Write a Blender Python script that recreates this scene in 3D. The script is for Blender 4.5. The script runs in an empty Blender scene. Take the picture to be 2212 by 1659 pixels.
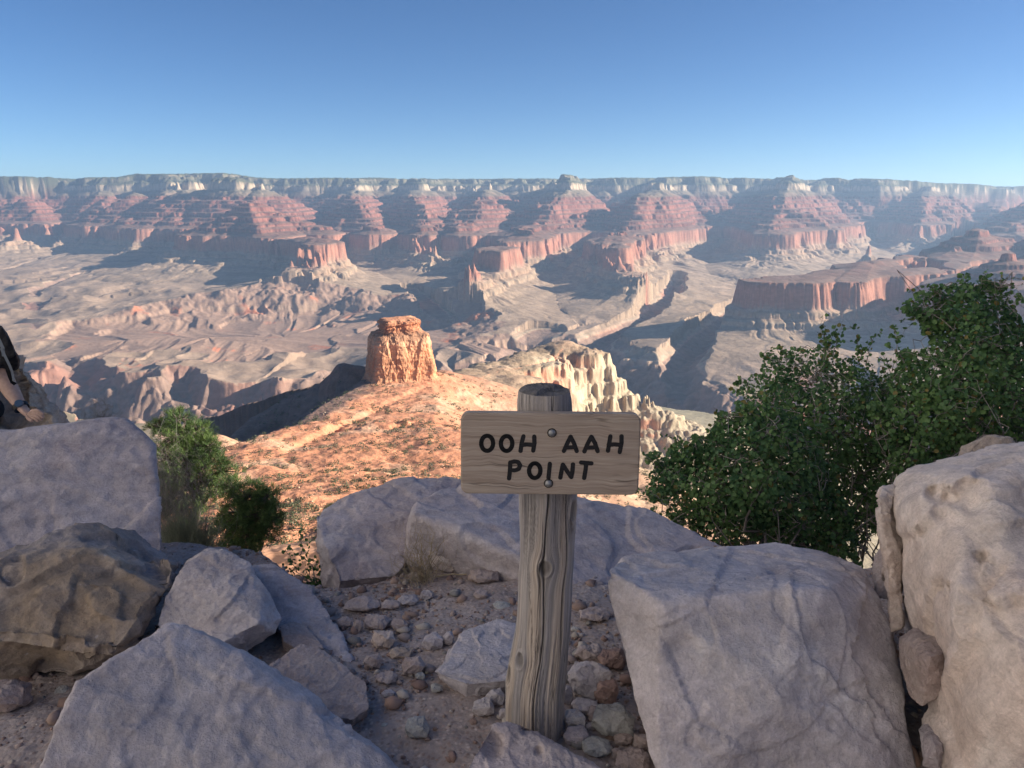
import bpy, bmesh, math, random
import numpy as np
from mathutils import Vector, Matrix, noise as mnoise
rad = math.radians
scene = bpy.context.scene
# ---------------------------------------------------------------- camera, light, exposure
PITCH = 13.1
FPX = 1660.0                       # focal length in units of a 2212 px wide picture
cam_data = bpy.data.cameras.new('camera'); cam = bpy.data.objects.new('camera', cam_data)
scene.collection.objects.link(cam); scene.camera = cam
cam.location = (0, 0, 0); cam.rotation_euler = (rad(90 - PITCH), 0, 0)
cam_data.sensor_width = 36.0; cam_data.lens = FPX / 2212 * 36.0
cam_data.clip_start = 0.05; cam_data.clip_end = 120000
SUN_AZ = 87.0      # degrees to the right of the viewing direction
SUN_EL = 21.0
world = bpy.data.worlds.new('World'); scene.world = world; world.use_nodes = True
wn = world.node_tree.nodes; wl = world.node_tree.links
bg = wn['Background']; bg.inputs['Strength'].default_value = 0.062
sky = wn.new('ShaderNodeTexSky'); sky.sky_type = 'NISHITA'; sky.sun_disc = False
sky.sun_elevation = rad(SUN_EL); sky.sun_rotation = rad(SUN_AZ)
sky.altitude = 2000; sky.air_density = 0.7; sky.dust_density = 1.0; sky.ozone_density = 3.0
hs = wn.new('ShaderNodeHueSaturation'); hs.inputs['Saturation'].default_value = 1.14; hs.inputs['Hue'].default_value = .509; hs.inputs['Value'].default_value = 1.0
wl.new(sky.outputs[0], hs.inputs['Color']); tn = wn.new('ShaderNodeMix'); tn.data_type = 'RGBA'; tn.blend_type = 'MULTIPLY'; tn.inputs[0].default_value = 1.0; tn.inputs[7].default_value = (.98, 1.03, .93, 1)
wl.new(hs.outputs[0], tn.inputs[6]); wl.new(tn.outputs[2], bg.inputs[0])
sun_data = bpy.data.lights.new('sun', 'SUN'); sun_data.energy = 5.0; sun_data.angle = rad(0.5)
sun_data.color = (1.0, 0.89, 0.76)
sun = bpy.data.objects.new('sun', sun_data); scene.collection.objects.link(sun)
sdir = Vector((math.sin(rad(SUN_AZ)) * math.cos(rad(SUN_EL)), math.cos(rad(SUN_AZ)) * math.cos(rad(SUN_EL)), math.sin(rad(SUN_EL))))
sun.rotation_euler = (-sdir).to_track_quat('-Z', 'Y').to_euler()
scene.view_settings.view_transform = 'Standard'; scene.view_settings.look = 'None'
scene.view_settings.exposure = 1.3; scene.view_settings.gamma = 1.0
# ---------------------------------------------------------------- helpers
cp, sp_ = math.cos(rad(PITCH)), math.sin(rad(PITCH))
def ray(u, v):
    x = (u - 1106) / FPX; y = -(v - 829.5) / FPX
    return (x, cp + y * sp_, -sp_ + y * cp)
def PY(u, v, Y):                      # point seen at (u, v) at forward distance Y
    d = ray(u, v); k = Y / d[1]
    return Vector((d[0] * k, Y, d[2] * k))
def PZ(u, v, z):
    d = ray(u, v); k = z / d[2]
    return Vector((d[0] * k, d[1] * k, z))
def tag(o, label=None, cat=None, group=None, kind=None):
    if label: o['label'] = label
    if cat: o['category'] = cat
    if group: o['group'] = group
    if kind: o['kind'] = kind
    return o
_rs = np.random.RandomState(7)
PERM = np.concatenate([_rs.permutation(1024)] * 3).astype(np.int32)
_ga = _rs.rand(1024) * 2 * np.pi
GX = np.cos(_ga).astype(np.float32); GY = np.sin(_ga).astype(np.float32)
_g3 = _rs.randn(1024, 3); _g3 /= np.linalg.norm(_g3, axis=1)[:, None]; G3 = _g3.astype(np.float32)
def n2(x, y, seed=0):
    x = x + seed * 37.31; y = y - seed * 91.7
    fx = np.floor(x); fy = np.floor(y)
    ix = fx.astype(np.int32) & 1023; iy = fy.astype(np.int32) & 1023
    x = (x - fx).astype(np.float32); y = (y - fy).astype(np.float32)
    ux = x * x * x * (x * (x * 6 - 15) + 10); uy = y * y * y * (y * (y * 6 - 15) + 10)
    ix1 = (ix + 1) & 1023; iy1 = (iy + 1) & 1023
    def g(i, j, a, b):
        h = PERM[PERM[i] + j]; return GX[h] * a + GY[h] * b
    a = g(ix, iy, x, y); b = g(ix1, iy, x - 1, y); c = g(ix, iy1, x, y - 1); d = g(ix1, iy1, x - 1, y - 1)
    a += (b - a) * ux; c += (d - c) * ux
    return (a + (c - a) * uy) * 1.5
def n3(P, seed=0):
    P = P + np.array([seed * 17.3, -seed * 31.7, seed * 7.9])
    F = np.floor(P); I = F.astype(np.int32) & 1023; f = (P - F).astype(np.float32)
    w = f * f * f * (f * (f * 6 - 15) + 10); J = (I + 1) & 1023
    r = 0
    for cx in (0, 1):
        X = J[:, 0] if cx else I[:, 0]; wx = w[:, 0] if cx else 1 - w[:, 0]
        for cy in (0, 1):
            Y = J[:, 1] if cy else I[:, 1]; wy = w[:, 1] if cy else 1 - w[:, 1]
            h2 = PERM[PERM[X] + Y]
            for cz in (0, 1):
                Z = J[:, 2] if cz else I[:, 2]; wz = w[:, 2] if cz else 1 - w[:, 2]
                g = G3[PERM[h2 + Z]]
                r = r + wx * wy * wz * (g[:, 0] * (f[:, 0] - cx) + g[:, 1] * (f[:, 1] - cy) + g[:, 2] * (f[:, 2] - cz))
    return r * 1.6
def fbm2(x, y, sc, octs, seed=0, gain=0.5):
    r = 0; a = 1.0; f = 1.0 / sc
    for i in range(octs):
        r = r + a * n2(x * f, y * f, seed + i); a *= gain; f *= 2.03
    return r
def fbm3(P, sc, octs, seed=0, gain=0.5):
    r = 0; a = 1.0; f = 1.0 / sc
    for i in range(octs):
        r = r + a * n3(P * f, seed + i); a *= gain; f *= 2.03
    return r
def sstep(a, b, x):
    t = np.clip((x - a) / (b - a), 0, 1); return t * t * (3 - 2 * t)
def np_mesh(name, V, F, smooth=True, mat=None, attrs=None):
    me = bpy.data.meshes.new(name); V = np.asarray(V, np.float32); F = np.asarray(F, np.int32)
    n = F.shape[1]; me.vertices.add(len(V)); me.vertices.foreach_set('co', V.ravel())
    me.loops.add(F.size); me.loops.foreach_set('vertex_index', F.ravel())
    me.polygons.add(len(F)); me.polygons.foreach_set('loop_start', np.arange(0, F.size, n, dtype=np.int32))
    if smooth: me.polygons.foreach_set('use_smooth', np.ones(len(F), bool))
    for k, a in (attrs or {}).items():
        at = me.attributes.new(k, 'FLOAT_COLOR', 'POINT')
        at.data.foreach_set('color', np.asarray(a, np.float32).ravel())
    me.update(calc_edges=True)
    if mat: me.materials.append(mat)
    return me
def link(name, me, parent=None):
    o = bpy.data.objects.new(name, me); scene.collection.objects.link(o)
    if parent: o.parent = parent
    return o
class NT:
    """tiny node-graph helper"""
    def __init__(s, name):
        s.m = bpy.data.materials.new(name); s.m.use_nodes = True; s.t = s.m.node_tree
        s.n = s.t.nodes; s.b = s.n['Principled BSDF']; s.b.inputs['Roughness'].default_value = 0.9
        s.b.inputs['Specular IOR Level'].default_value = 0.25
        s.geo = None
    def new(s, typ, **kw):
        x = s.n.new(typ)
        for k, v in kw.items(): setattr(x, k, v)
        return x
    def link(s, a, b): s.t.links.new(a, b)
    def val(s, sock, v):
        if hasattr(v, 'is_output') or isinstance(v, bpy.types.NodeSocket): s.link(v, sock)
        else: sock.default_value = v
    def pos(s, scale=(1, 1, 1), rot=(0, 0, 0), obj=False):
        if obj: src = s.new('ShaderNodeTexCoord').outputs['Object']
        else: src = s.new('ShaderNodeNewGeometry').outputs['Position']
        mp = s.new('ShaderNodeMapping'); mp.inputs['Scale'].default_value = scale; mp.inputs['Rotation'].default_value = rot
        s.link(src, mp.inputs[0]); return mp.outputs[0]
    def noise(s, vec, scale, detail=6, rough=0.55, dist=0.0, out=0):
        x = s.new('ShaderNodeTexNoise'); s.link(vec, x.inputs['Vector'])
        x.inputs['Scale'].default_value = scale; x.inputs['Detail'].default_value = detail
        x.inputs['Roughness'].default_value = rough; x.inputs['Distortion'].default_value = dist
        return x.outputs[out]
    def vor(s, vec, scale, feature='F1', out='Distance', rnd=1.0):
        x = s.new('ShaderNodeTexVoronoi'); x.feature = feature; s.link(vec, x.inputs['Vector'])
        x.inputs['Scale'].default_value = scale; x.inputs['Randomness'].default_value = rnd
        return x.outputs[out]
    def ramp(s, fac, pts, interp='LINEAR'):
        x = s.new('ShaderNodeValToRGB'); s.link(fac, x.inputs[0]); x.color_ramp.interpolation = interp
        e = x.color_ramp.elements
        while len(e) < len(pts): e.new(0.5)
        for i, (p, c) in enumerate(pts):
            e[i].position = p
            if not hasattr(c, '__len__'): c = (c, c, c)
            e[i].color = (*c, 1)
        return x.outputs[0]
    def mix(s, fac, a, b, mode='MIX'):
        x = s.new('ShaderNodeMix'); x.data_type = 'RGBA'; x.blend_type = mode
        s.val(x.inputs[0], fac); 
        for i, c in ((6, a), (7, b)):
            if isinstance(c, tuple) and len(c) == 3: c = (*c, 1)
            s.val(x.inputs[i], c)
        return x.outputs[2]
    def math(s, op, a, b=0.0, c=None):
        x = s.new('ShaderNodeMath'); x.operation = op; s.val(x.inputs[0], a); s.val(x.inputs[1], b)
        if c is not None: s.val(x.inputs[2], c)
        return x.outputs[0]
    def bump(s, h, strength, dist, prev=None):
        x = s.new('ShaderNodeBump'); x.inputs['Strength'].default_value = strength; x.inputs['Distance'].default_value = dist
        s.link(h, x.inputs['Height'])
        if prev is not None: s.link(prev, x.inputs['Normal'])
        return x.outputs[0]
    def done(s, col=None, nrm=None, rough=None):
        if col is not None: s.val(s.b.inputs['Base Color'], col if not (isinstance(col, tuple) and len(col) == 3) else (*col, 1))
        if nrm is not None: s.link(nrm, s.b.inputs['Normal'])
        if rough is not None: s.val(s.b.inputs['Roughness'], rough)
        return s.m
# ---------------------------------------------------------------- the canyon terrain
QT = 1.0                    # terrain resolution factor
def W(u, Y):  return ((u - 1106) / FPX / 1.02 * Y * 1000, Y * 1000)
def prof(pts):
    a = np.array(pts, np.float32); return a[:, 0].copy(), a[:, 1].copy()
pts = [(-9000, 520), (-800, 500), (0, 472), (90, 446), (110, 412), (150, 392), (140, 365), (290, 318), (325, 215), (600, 100)]
s0, z0 = 600, 100
for k in range(7):
    d = (1.0, .7, 1.2, .8, 1.3, .7, 1.0)[k]
    pts.append((s0 + 14, z0 - 36 * d)); pts.append((s0 + 14 + 105, z0 - 36 * d - 26)); s0 += 119; z0 = z0 - 36 * d - 26
pts += [(s0 + 120, -345), (s0 + 165, -520), (s0 + 230, -548), (s0 + 242, -580), (s0 + 340, -612), (s0 + 352, -640),
        (s0 + 560, -690), (s0 + 1100, -755), (s0 + 1900, -800), (s0 + 3500, -840), (s0 + 12000, -880)]
PS, PZZ = prof(pts)
def S_of(z): return float(np.interp(-z, -PZZ, PS))
# spines: (u, Y km, crest elevation before dip, flat half-width m)
SP = [
 [(-2600, 19.5, 472, 3800), (200, 19.3, 472, 3900), (760, 19.4, 472, 3900), (1700, 19.6, 472, 3800), (1900, 21.5, 470, 3700), (2300, 23.0, 470, 3600), (3600, 24, 470, 3500)],
 [(400, 16.0, 330, 250), (380, 13.6, 460, 220), (430, 13.0, 472, 220), (520, 13.0, 472, 220), (550, 13.0, 470, 150)],
 [(310, 13.6, 400, 100), (380, 13.6, 460, 100)],
 [(470, 13.0, 330, 50), (500, 11.7, -120, 60), (540, 10.4, 165, 6)],
 [(540, 10.4, 165, 6), (560, 9.6, -150, 40), (600, 9.3, -335, 180), (520, 9.5, -335, 260), (420, 10.1, -335, 200)],
 [(475, 6.95, -352, 40), (520, 7.2, -345, 130), (600, 7.5, -342, 190), (670, 8.1, -340, 150), (690, 8.8, -340, 90), (620, 9.6, -335, 90)],
 [(-500, 12.6, -335, 200), (60, 12.1, -332, 350), (200, 12.9, -300, 200), (290, 12.0, -332, 300), (420, 11.2, -335, 200), (500, 11.0, -335, 150)],
 [(60, 16, 300, 100), (70, 14.0, 150, 60), (90, 13.0, -150, 60), (60, 12.1, -332, 150)],
 [(240, 16, 330, 100), (230, 14.4, 200, 60), (250, 13.2, -120, 60), (290, 12.2, -332, 150)],
 [(760, 16, 472, 200), (770, 13.8, 330, 60), (770, 12.4, 20, 60), (800, 11.2, -220, 60), (820, 10.3, -335, 140)],
 [(900, 16, 472, 200), (900, 13.6, 330, 80), (905, 12.2, -20, 60), (915, 11.0, -240, 60), (905, 9.9, -335, 120), (930, 9.2, -340, 60)],
 [(1040, 16, 472, 200), (1050, 13.4, 320, 60), (1040, 12.0, 0, 60), (1010, 10.8, -240, 60), (1000, 9.6, -335, 120)],
 [(1210, 16, 472, 200), (1225, 13.0, 230, 40), (1232, 12.5, 300, 10), (1200, 11.6, 30, 60), (1160, 10.6, -120, 80), (1130, 9.6, -240, 80), (1110, 8.6, -335, 150), (1060, 7.8, -338, 140), (1010, 6.9, -345, 60)],
 [(1420, 16, 472, 200), (1410, 13.2, 330, 80), (1390, 11.8, 20, 80), (1370, 10.4, -160, 80), (1330, 9.2, -300, 80), (1320, 8.2, -335, 120), (1385, 7.2, -342, 90)],
 [(1290, 8.1, -338, 60), (1385, 7.2, -342, 90)],
 [(1690, 16, 472, 200), (1690, 13.4, 335, 60), (1680, 12.0, 20, 60), (1650, 10.8, -220, 80), (1640, 9.7, -338, 100)],
 [(1960, 19, 472, 200), (1990, 15.6, 300, 60), (1990, 14.0, 0, 60), (1980, 12.4, -300, 60)],
 [(2120, 21, 472, 200), (2150, 17.0, 300, 60), (2150, 15.0, 0, 60), (2140, 13.4, -300, 60)],
 [(2400, 18, 472, 800), (2330, 13.5, 330, 200), (2250, 11.5, 60, 80), (2190, 10.2, -200, 80)],
 [(1880, 8.9, -640, 10), (1885, 9.3, -560, 6)],
 [(1665, 5.6, -330, 190), (1720, 5.6, -330, 200), (1785, 5.8, -338, 90), (1850, 6.0, -334, 190), (1990, 6.2, -334, 230), (2060, 6.8, -335, 160), (2112, 7.6, -170, 25), (2200, 7.7, -320, 80), (2330, 7.0, -200, 100), (2600, 6.6, 100, 200), (3000, 6.6, 300, 500)],
 [(1850, 5.5, -342, 90), (1885, 6.5, -300, 40), (1960, 7.3, -335, 90), (2060, 6.8, -335, 160)],
 [(2185, 5.2, -150, 20), (2230, 5.6, -180, 60), (2400, 5.8, 0, 100), (2700, 6.2, 250, 200)],
 [(2080, 5.1, -338, 40), (2185, 5.2, -160, 20)],
]
# river and side canyons: (u, Y km, floor elevation, half width)
RV = [
 [(-2500, 5.0, -1290, 480), (-600, 4.6, -1290, 480), (0, 4.5, -1285, 460), (300, 4.15, -1280, 430), (600, 4.1, -1280, 420), (850, 4.3, -1275, 420), (1050, 4.7, -1275, 420), (1250, 4.8, -1200, 360), (1400, 4.25, -1160, 300), (1560, 3.8, -1150, 290), (1800, 3.4, -1260, 420), (2300, 3.1, -1260, 450), (4200, 3.0, -1260, 450)],
 [(1290, 4.8, -1180, 200), (1285, 5.6, -1060, 110), (1400, 6.5, -990, 80), (1455, 7.6, -950, 80), (1470, 9.0, -890, 50)],
 [(880, 4.4, -1260, 240), (900, 5.3, -1080, 130), (960, 6.0, -980, 90), (930, 7.0, -940, 80), (880, 8.3, -890, 50)],
 [(180, 4.3, -1260, 260), (110, 5.2, -1080, 130), (40, 6.4, -970, 80), (60, 8.4, -920, 60), (180, 10.0, -870, 40)],
 [(360, 4.1, -1260, 250), (350, 4.7, -1100, 150)],
 [(450, 4.0, -1260, 300), (395, 3.5, -1200, 260), (300, 3.15, -1150, 260), (130, 2.85, -1120, 300), (-300, 2.6, -1050, 300)],
 [(760, 4.2, -1260, 240), (740, 4.9, -1120, 160), (730, 5.5, -1000, 120)],
 [(1470, 4.0, -1140, 200), (1480, 4.7, -1060, 100), (1530, 5.7, -1030, 80), (1640, 7.6, -960, 80), (1900, 8.4, -940, 110), (2060, 10.6, -900, 110), (2090, 13.5, -820, 80)],
 [(1110, 4.7, -1260, 220), (1130, 5.4, -1080, 140), (1180, 6.0, -980, 90)],
 [(1600, 3.7, -1260, 220), (1720, 3.95, -1040, 110), (1800, 4.2, -960, 70)],
]
# low benches where the river has stripped the cliff above: (u, Y km, elevation, half width)
BN = [[(250, 5.9, -1010, 900), (430, 6.0, -1010, 1150), (600, 6.1, -1015, 1200), (740, 6.0, -1010, 900)],
      [(1060, 5.1, -1000, 450), (1180, 5.3, -1005, 420)]]
def seg_fields(X, Y, pl, conv, noise):
    """for each point the minimum over the polyline of (value - linear interpolation along it)"""
    cum = pl[0][0] * 3.1
    for a, b in zip(pl[:-1], pl[1:]):
        ax, ay = W(a[0], a[1]); bx, by = W(b[0], b[1])
        dx, dy = bx - ax, by - ay; L2 = dx * dx + dy * dy + 1e-6
        t = np.clip(((X - ax) * dx + (Y - ay) * dy) / L2, 0, 1)
        d = np.sqrt((X - ax - t * dx) ** 2 + (Y - ay - t * dy) ** 2)
        seg_fields.c = cum + t * math.sqrt(L2) + np.where((t <= 0) | (t >= 1), np.arctan2(X - ax - t * dx, Y - ay - t * dy) * 300, 0)
        cum += math.sqrt(L2)
        yield t, d, a, b
def dipf(Y): return np.interp(Y, [0, 4000, 5500, 7500, 9500, 14000, 18000], [-130, -135, -190, -110, -35, 55, 60]).astype(np.float32)
# near side, metres: crest polylines (X, Y, z, half width)
NP = [(-700, 500), (-60, 120), (0, 60)]
near_pts = [(-400, 140), (-20, 60), (0, 0), (12, -8), (35, -23), (120, -64), (128, -74), (235, -140), (243, -152), (400, -250), (408, -262), (520, -325), (780, -425),
            (788, -455), (800, -462), (806, -495), (822, -503), (828, -530), (846, -540), (852, -566), (900, -592), (906, -606), (980, -645), (1300, -800), (1900, -868), (3200, -885), (9000, -890)]
NS, NZ = prof(near_pts)
def SN_of(z): return float(np.interp(-z, -NZ, NS))
NSP = [
 [(60, -900, 130, 60), (20, -200, 60, 30), (0, -20, 2, 6), (-2, 6, -5.0, 5), (-8, 30, -20, 6), (-20, 80, -46, 14), (-45, 150, -73, 25), (-115, 300, -129, 35), (-195, 500, -184, 40), (-250, 700, -223, 22), (-240, 850, -248, 22), (-232, 1050, -270, 30), (-200, 1230, -284, 45), (-190, 1300, -286, 60),
  (-170, 1420, -322, 60), (-110, 1700, -395, 70), (-20, 2000, -436, 120), (60, 2200, -446, 120)],
 [(-60, 200, -92, 30), (-110, 400, -156, 50), (-150, 600, -206, 60), (-165, 850, -252, 60), (-160, 1050, -276, 50), (-170, 1200, -288, 40)],
 [(-30, 150, -75, 25), (-45, 300, -128, 50), (-60, 600, -206, 45), (-110, 900, -264, 30), (-125, 1100, -302, 20), (-140, 1270, -305, 20)],
 [(95, 2330, -425, 40), (130, 2290, -412, 34), (215, 2240, -440, 30), (290, 2190, -464, 26), (340, 2170, -462, 20), (395, 2130, -500, 22), (450, 2110, -506, 18), (510, 2080, -590, 10)],
 [(-190, 1330, -290, 14), (-300, 1334, -274, 8), (-345, 1342, -312, 8), (-387, 1340, -331, 8), (-444, 1290, -359, 8), (-466, 1200, -378, 6), (-470, 1120, -400, 4)],
 [(-50, 150, -74, 20), (-150, 330, -146, 8), (-215, 480, -184, 6)],
 [(-285, 735, -236, 4), (-308, 765, -232, 3)],
 [(60, -500, 100, 30), (900, -900, 80, 60), (2500, -1200, 90, 150)],
 [(0, -700, 110, 60), (-500, -900, 100, 60), (-1500, -900, 130, 200), (-3500, -800, 130, 500)],
]
def near_height(X, Y):
    # noisy run distance
    best = np.full(X.shape, 1e9, np.float32)
    r = np.sqrt(X * X + Y * Y)
    amp = sstep(20, 500, r)
    ns = (fbm2(X, Y, 420, 2, 40) * 55 + (np.abs(n2(X / 150, Y / 150, 43)) - .3) * -42 + (np.abs(n2(X / 60, Y / 60, 44)) - .3) * -16) * amp
    fine = fbm2(X, Y, 22, 3, 46) * 2.6 * sstep(10, 150, r)
    for pl in NSP:
        for a, b in zip(pl[:-1], pl[1:]):
            dx, dy = b[0] - a[0], b[1] - a[1]; L2 = dx * dx + dy * dy + 1e-6
            t = np.clip(((X - a[0]) * dx + (Y - a[1]) * dy) / L2, 0, 1)
            d = np.sqrt((X - a[0] - t * dx) ** 2 + (Y - a[1] - t * dy) ** 2)
            w = a[3] + t * (b[3] - a[3]); sc = SN_of(a[2]) * (1 - t) + SN_of(b[2]) * t
            k = np.maximum(w * .6, 6)
            e = np.sqrt(np.maximum(d - w, 0) ** 2 + (k * .4) ** 2) - k * .4 + np.minimum(d, w) * .12
            ws = (X < a[0] + t * dx) & (Y > 350) & (Y < 1460)
            if pl is NSP[0]: e = np.where(ws, e * 1.45 + np.maximum(d - 200, 0) * 2.2, e)
            if pl is NSP[3] or pl is NSP[4] or pl is NSP[5]: e = np.where(ws, e * 2.4, e)
            best = np.minimum(best, sc + e)
    cr = (1 - np.abs(n2(X / 130, Y / 130, 47)) * 2.4) * 15 - (1 - np.abs(n2(X / 48, Y / 48, 48)) * 2.4) * 7 + (1 - np.abs(n2(X / 20, Y / 20, 49)) * 2.4) * 6 + n2(X / 9, Y / 9, 50) * 3
    west = sstep(-200, -300, X) * sstep(400, 600, Y) * sstep(1500, 1300, Y)
    s = best + ns * (.16 + .84 * sstep(430, 700, best)) * (1 - .7 * west) + fine + cr * (.3 + .7 * sstep(110, 240, X)) * sstep(740, 800, best) * sstep(1300, 900, best)
    z = np.interp(s, NS, NZ).astype(np.float32)
    return z, s
def far_height(X, Y):
    r = np.sqrt(X * X + Y * Y)
    wx = X + fbm2(X, Y, 900, 3, 1) * 170; wy = Y + fbm2(X, Y, 900, 3, 5) * 170
    rid = lambda sc, sd: (1 - np.abs(n2(wx / sc, wy / sc, sd)) * 2.2)
    base = fbm2(X, Y, 2300, 2, 10) * 270 + n2(X / 4600, Y / 4600, 9) * 330 * sstep(8500, 11500, Y)
    g = rid(1300, 12) * 190 + rid(520, 13) * 95 + rid(210, 14) * 38 + rid(90, 15) * 15 + n2(X / 38, Y / 38, 16) * 7
    best = np.full(X.shape, 1e9, np.float32); along = np.zeros(X.shape)
    for pl in SP:
        for t, d, a, b in seg_fields(X, Y, pl, None, None):
            w = a[3] + t * (b[3] - a[3]); sc = S_of(a[2]) * (1 - t) + S_of(b[2]) * t
            v = sc + np.maximum(d - w, 0)
            m = v < best; best = np.where(m, v, best); along = np.where(m, seg_fields.c, along)
    A = np.interp(Y, [4000, 6500, 9500, 12000], [.22, .42, .85, 1.0])
    s = best + (base + g) * A - 60 * A
    al = along + n2(X / 220, Y / 220, 17) * 60
    gul = (1 - np.abs(n2(al / 170, best / 900, 18)) * 2.3) * 42 + (1 - np.abs(n2(al / 70, best / 500, 19)) * 2.3) * 22 + (1 - np.abs(n2(al / 30, best / 300, 20)) * 2.3) * 9
    s = s + gul * np.interp(Y, [4500, 8000], [.6, 1.0]) * (.25 + .75 * sstep(1560, 1700, s) * sstep(3400, 2400, s) + .25 * sstep(1480, 1600, s))
    z = np.interp(s, PS, PZZ).astype(np.float32)
    strat = z.copy()
    z = z + dipf(Y)
    top = sstep(250, 400, strat); az_ = X / np.maximum(Y, 1)
    z = z + top * (70 * sstep(-.50, -.47, az_) * sstep(-.325, -.35, az_) * sstep(19000, 18000, Y) - 16 * sstep(-.34, -.30, az_) * sstep(-.17, -.21, az_) - 120 * sstep(.38, .66, az_) + n2(X / 1500, Y / 1500, 24) * 16 + n2(X / 90, Y / 90, 25) * 9 + n2(X / 35, Y / 35, 26) * 7)
    tm = sstep(-740, -800, strat); z += (n2(X / 600, Y / 600, 30) * 45 + n2(X / 1500, Y / 1500, 31) * 60 - np.abs(n2((al + n2(X / 400, Y / 400, 37) * 160) / 420, best / 3200, 32)) * 120 - np.abs(n2((al + n2(X / 200, Y / 200, 38) * 60) / 170, best / 1800, 35)) * 50 - np.abs(n2(al / 75, best / 900, 36)) * 16) * tm
    return z, strat
def cuts(X, Y):
    """inner gorge, side canyons, stripped benches: the lowest allowed height"""
    wx = X + fbm2(X, Y, 400, 3, 70) * 90; wy = Y + fbm2(X, Y, 400, 3, 75) * 90
    nz = (1 - np.abs(n2(wx / 420, wy / 420, 80)) * 2.4) * -110 + (1 - np.abs(n2(wx / 150, wy / 150, 81)) * 2.4) * -42 + (1 - np.abs(n2(wx / 55, wy / 55, 83)) * 2.4) * -14 + n2(X / 25, Y / 25, 82) * 6
    out = np.full(X.shape, 9e9, np.float32); dmin = np.full(X.shape, 9e9, np.float32)
    for pl in RV:
        for t, d, a, b in seg_fields(X, Y, pl, None, None):
            al = seg_fields.c + n2(X / 160, Y / 160, 84) * 45
            rib = (1 - np.abs(n2(al / 230, d / 1500, 85)) * 2.3) * -60 + (1 - np.abs(n2(al / 95, d / 700, 86)) * 2.3) * -26
            fl = a[2] + t * (b[2] - a[2]); w = a[3] + t * (b[3] - a[3])
            q = (d + (nz + rib * sstep(1.15, .8, d / w)) * np.clip(w / 400, .25, 1)) / w          # 1 at the lip
            top = -800 + dipf(Y)
            h = top - fl
            lo = np.interp(q, [0, .06, .8, .97, 1.0, 1.06, 1.12, 1.6], [0, 0, .70, .80, .93, .96, 1.02, 1.5])
            out = np.minimum(out, np.where(q > 1.6, 9e9, fl + h * lo))
            dmin = np.minimum(dmin, q)
    bout = np.full(X.shape, 9e9, np.float32)
    for pl in BN:
        for t, d, a, b in seg_fields(X, Y, pl, None, None):
            e = a[2] + t * (b[2] - a[2]); w = a[3] + t * (b[3] - a[3])
            q = (d + nz * .5 - np.abs(n2(X / 120, Y / 120, 97)) * 50 + n2(X / 45, Y / 45, 98) * 16 + n2(X / 300, Y / 300, 90) * 120) / w
            h = -800 + dipf(Y) - e
            al = seg_fields.c + n2(X / 500, Y / 500, 95) * 45
            fan = -np.abs(n2(al / 330, d / 2600, 91)) * 60 - np.abs(n2(al / 130, d / 1500, 92)) * 26 - np.abs(n2(al / 55, d / 700, 93)) * 8 + n2(X / 700, Y / 700, 94) * 35
            bout = np.minimum(bout, np.where(q > 1.3, 9e9, e + fan * sstep(1.0, .85, q) * (.4 + q) + (h) * np.interp(q, [0, .15, .7, .9, .955, .985, 1.02, 1.3], [-.1, 0, .36, .56, .62, .92, 1.05, 2.5])))
    return out, dmin, bout
def height(X, Y):
    n = len(X); strat = np.full(n, -830, np.float32); q = np.full(n, 9, np.float32)
    zt = -885 + n2(X / 600, Y / 600, 33) * 16 + n2(X / 200, Y / 200, 34) * 5
    zf = zt.copy(); zone = np.zeros(n, np.float32); sn = np.zeros(n, np.float32)
    side = np.interp(X, [-6000, -1500, 0, 1000, 3000, 8000], [3300, 3250, 3300, 2900, 2500, 2500])
    I = np.nonzero(Y > 2200)[0]
    if len(I):
        x, y = X[I], Y[I]
        a, st = far_height(x, y); c, qq, bc = cuts(x, y)
        a = np.where(y > side[I], a, np.minimum(a, zt[I])); zo = np.zeros(len(I), np.float32)
        m = bc < a; a = np.where(m, bc, a); zo[m] = 3
        m = c < a; a = np.where(m, c, a); zo[m & (qq < 1.25)] = 2; zo[m & (qq >= 1.25)] = 0
        zf[I] = a; strat[I] = st; q[I] = qq; zone[I] = zo
    z = zf.copy()
    I = np.nonzero((X * X + Y * Y) < 4500 ** 2)[0]
    if len(I):
        x, y = X[I], Y[I]; a, s_ = near_height(x, y); sn[I] = s_
        m = (a > zf[I]) & (a > -860); z[I] = np.where(m, a, zf[I]); zone[I[m]] = 1
    z = np.where(np.hypot(X + 193, Y - 1300) < 34, np.minimum(z, -292), z)
    return z, strat, zone, sn, q
def lerp3(a, b, t): return a + (b - a) * t[:, None]
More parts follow.
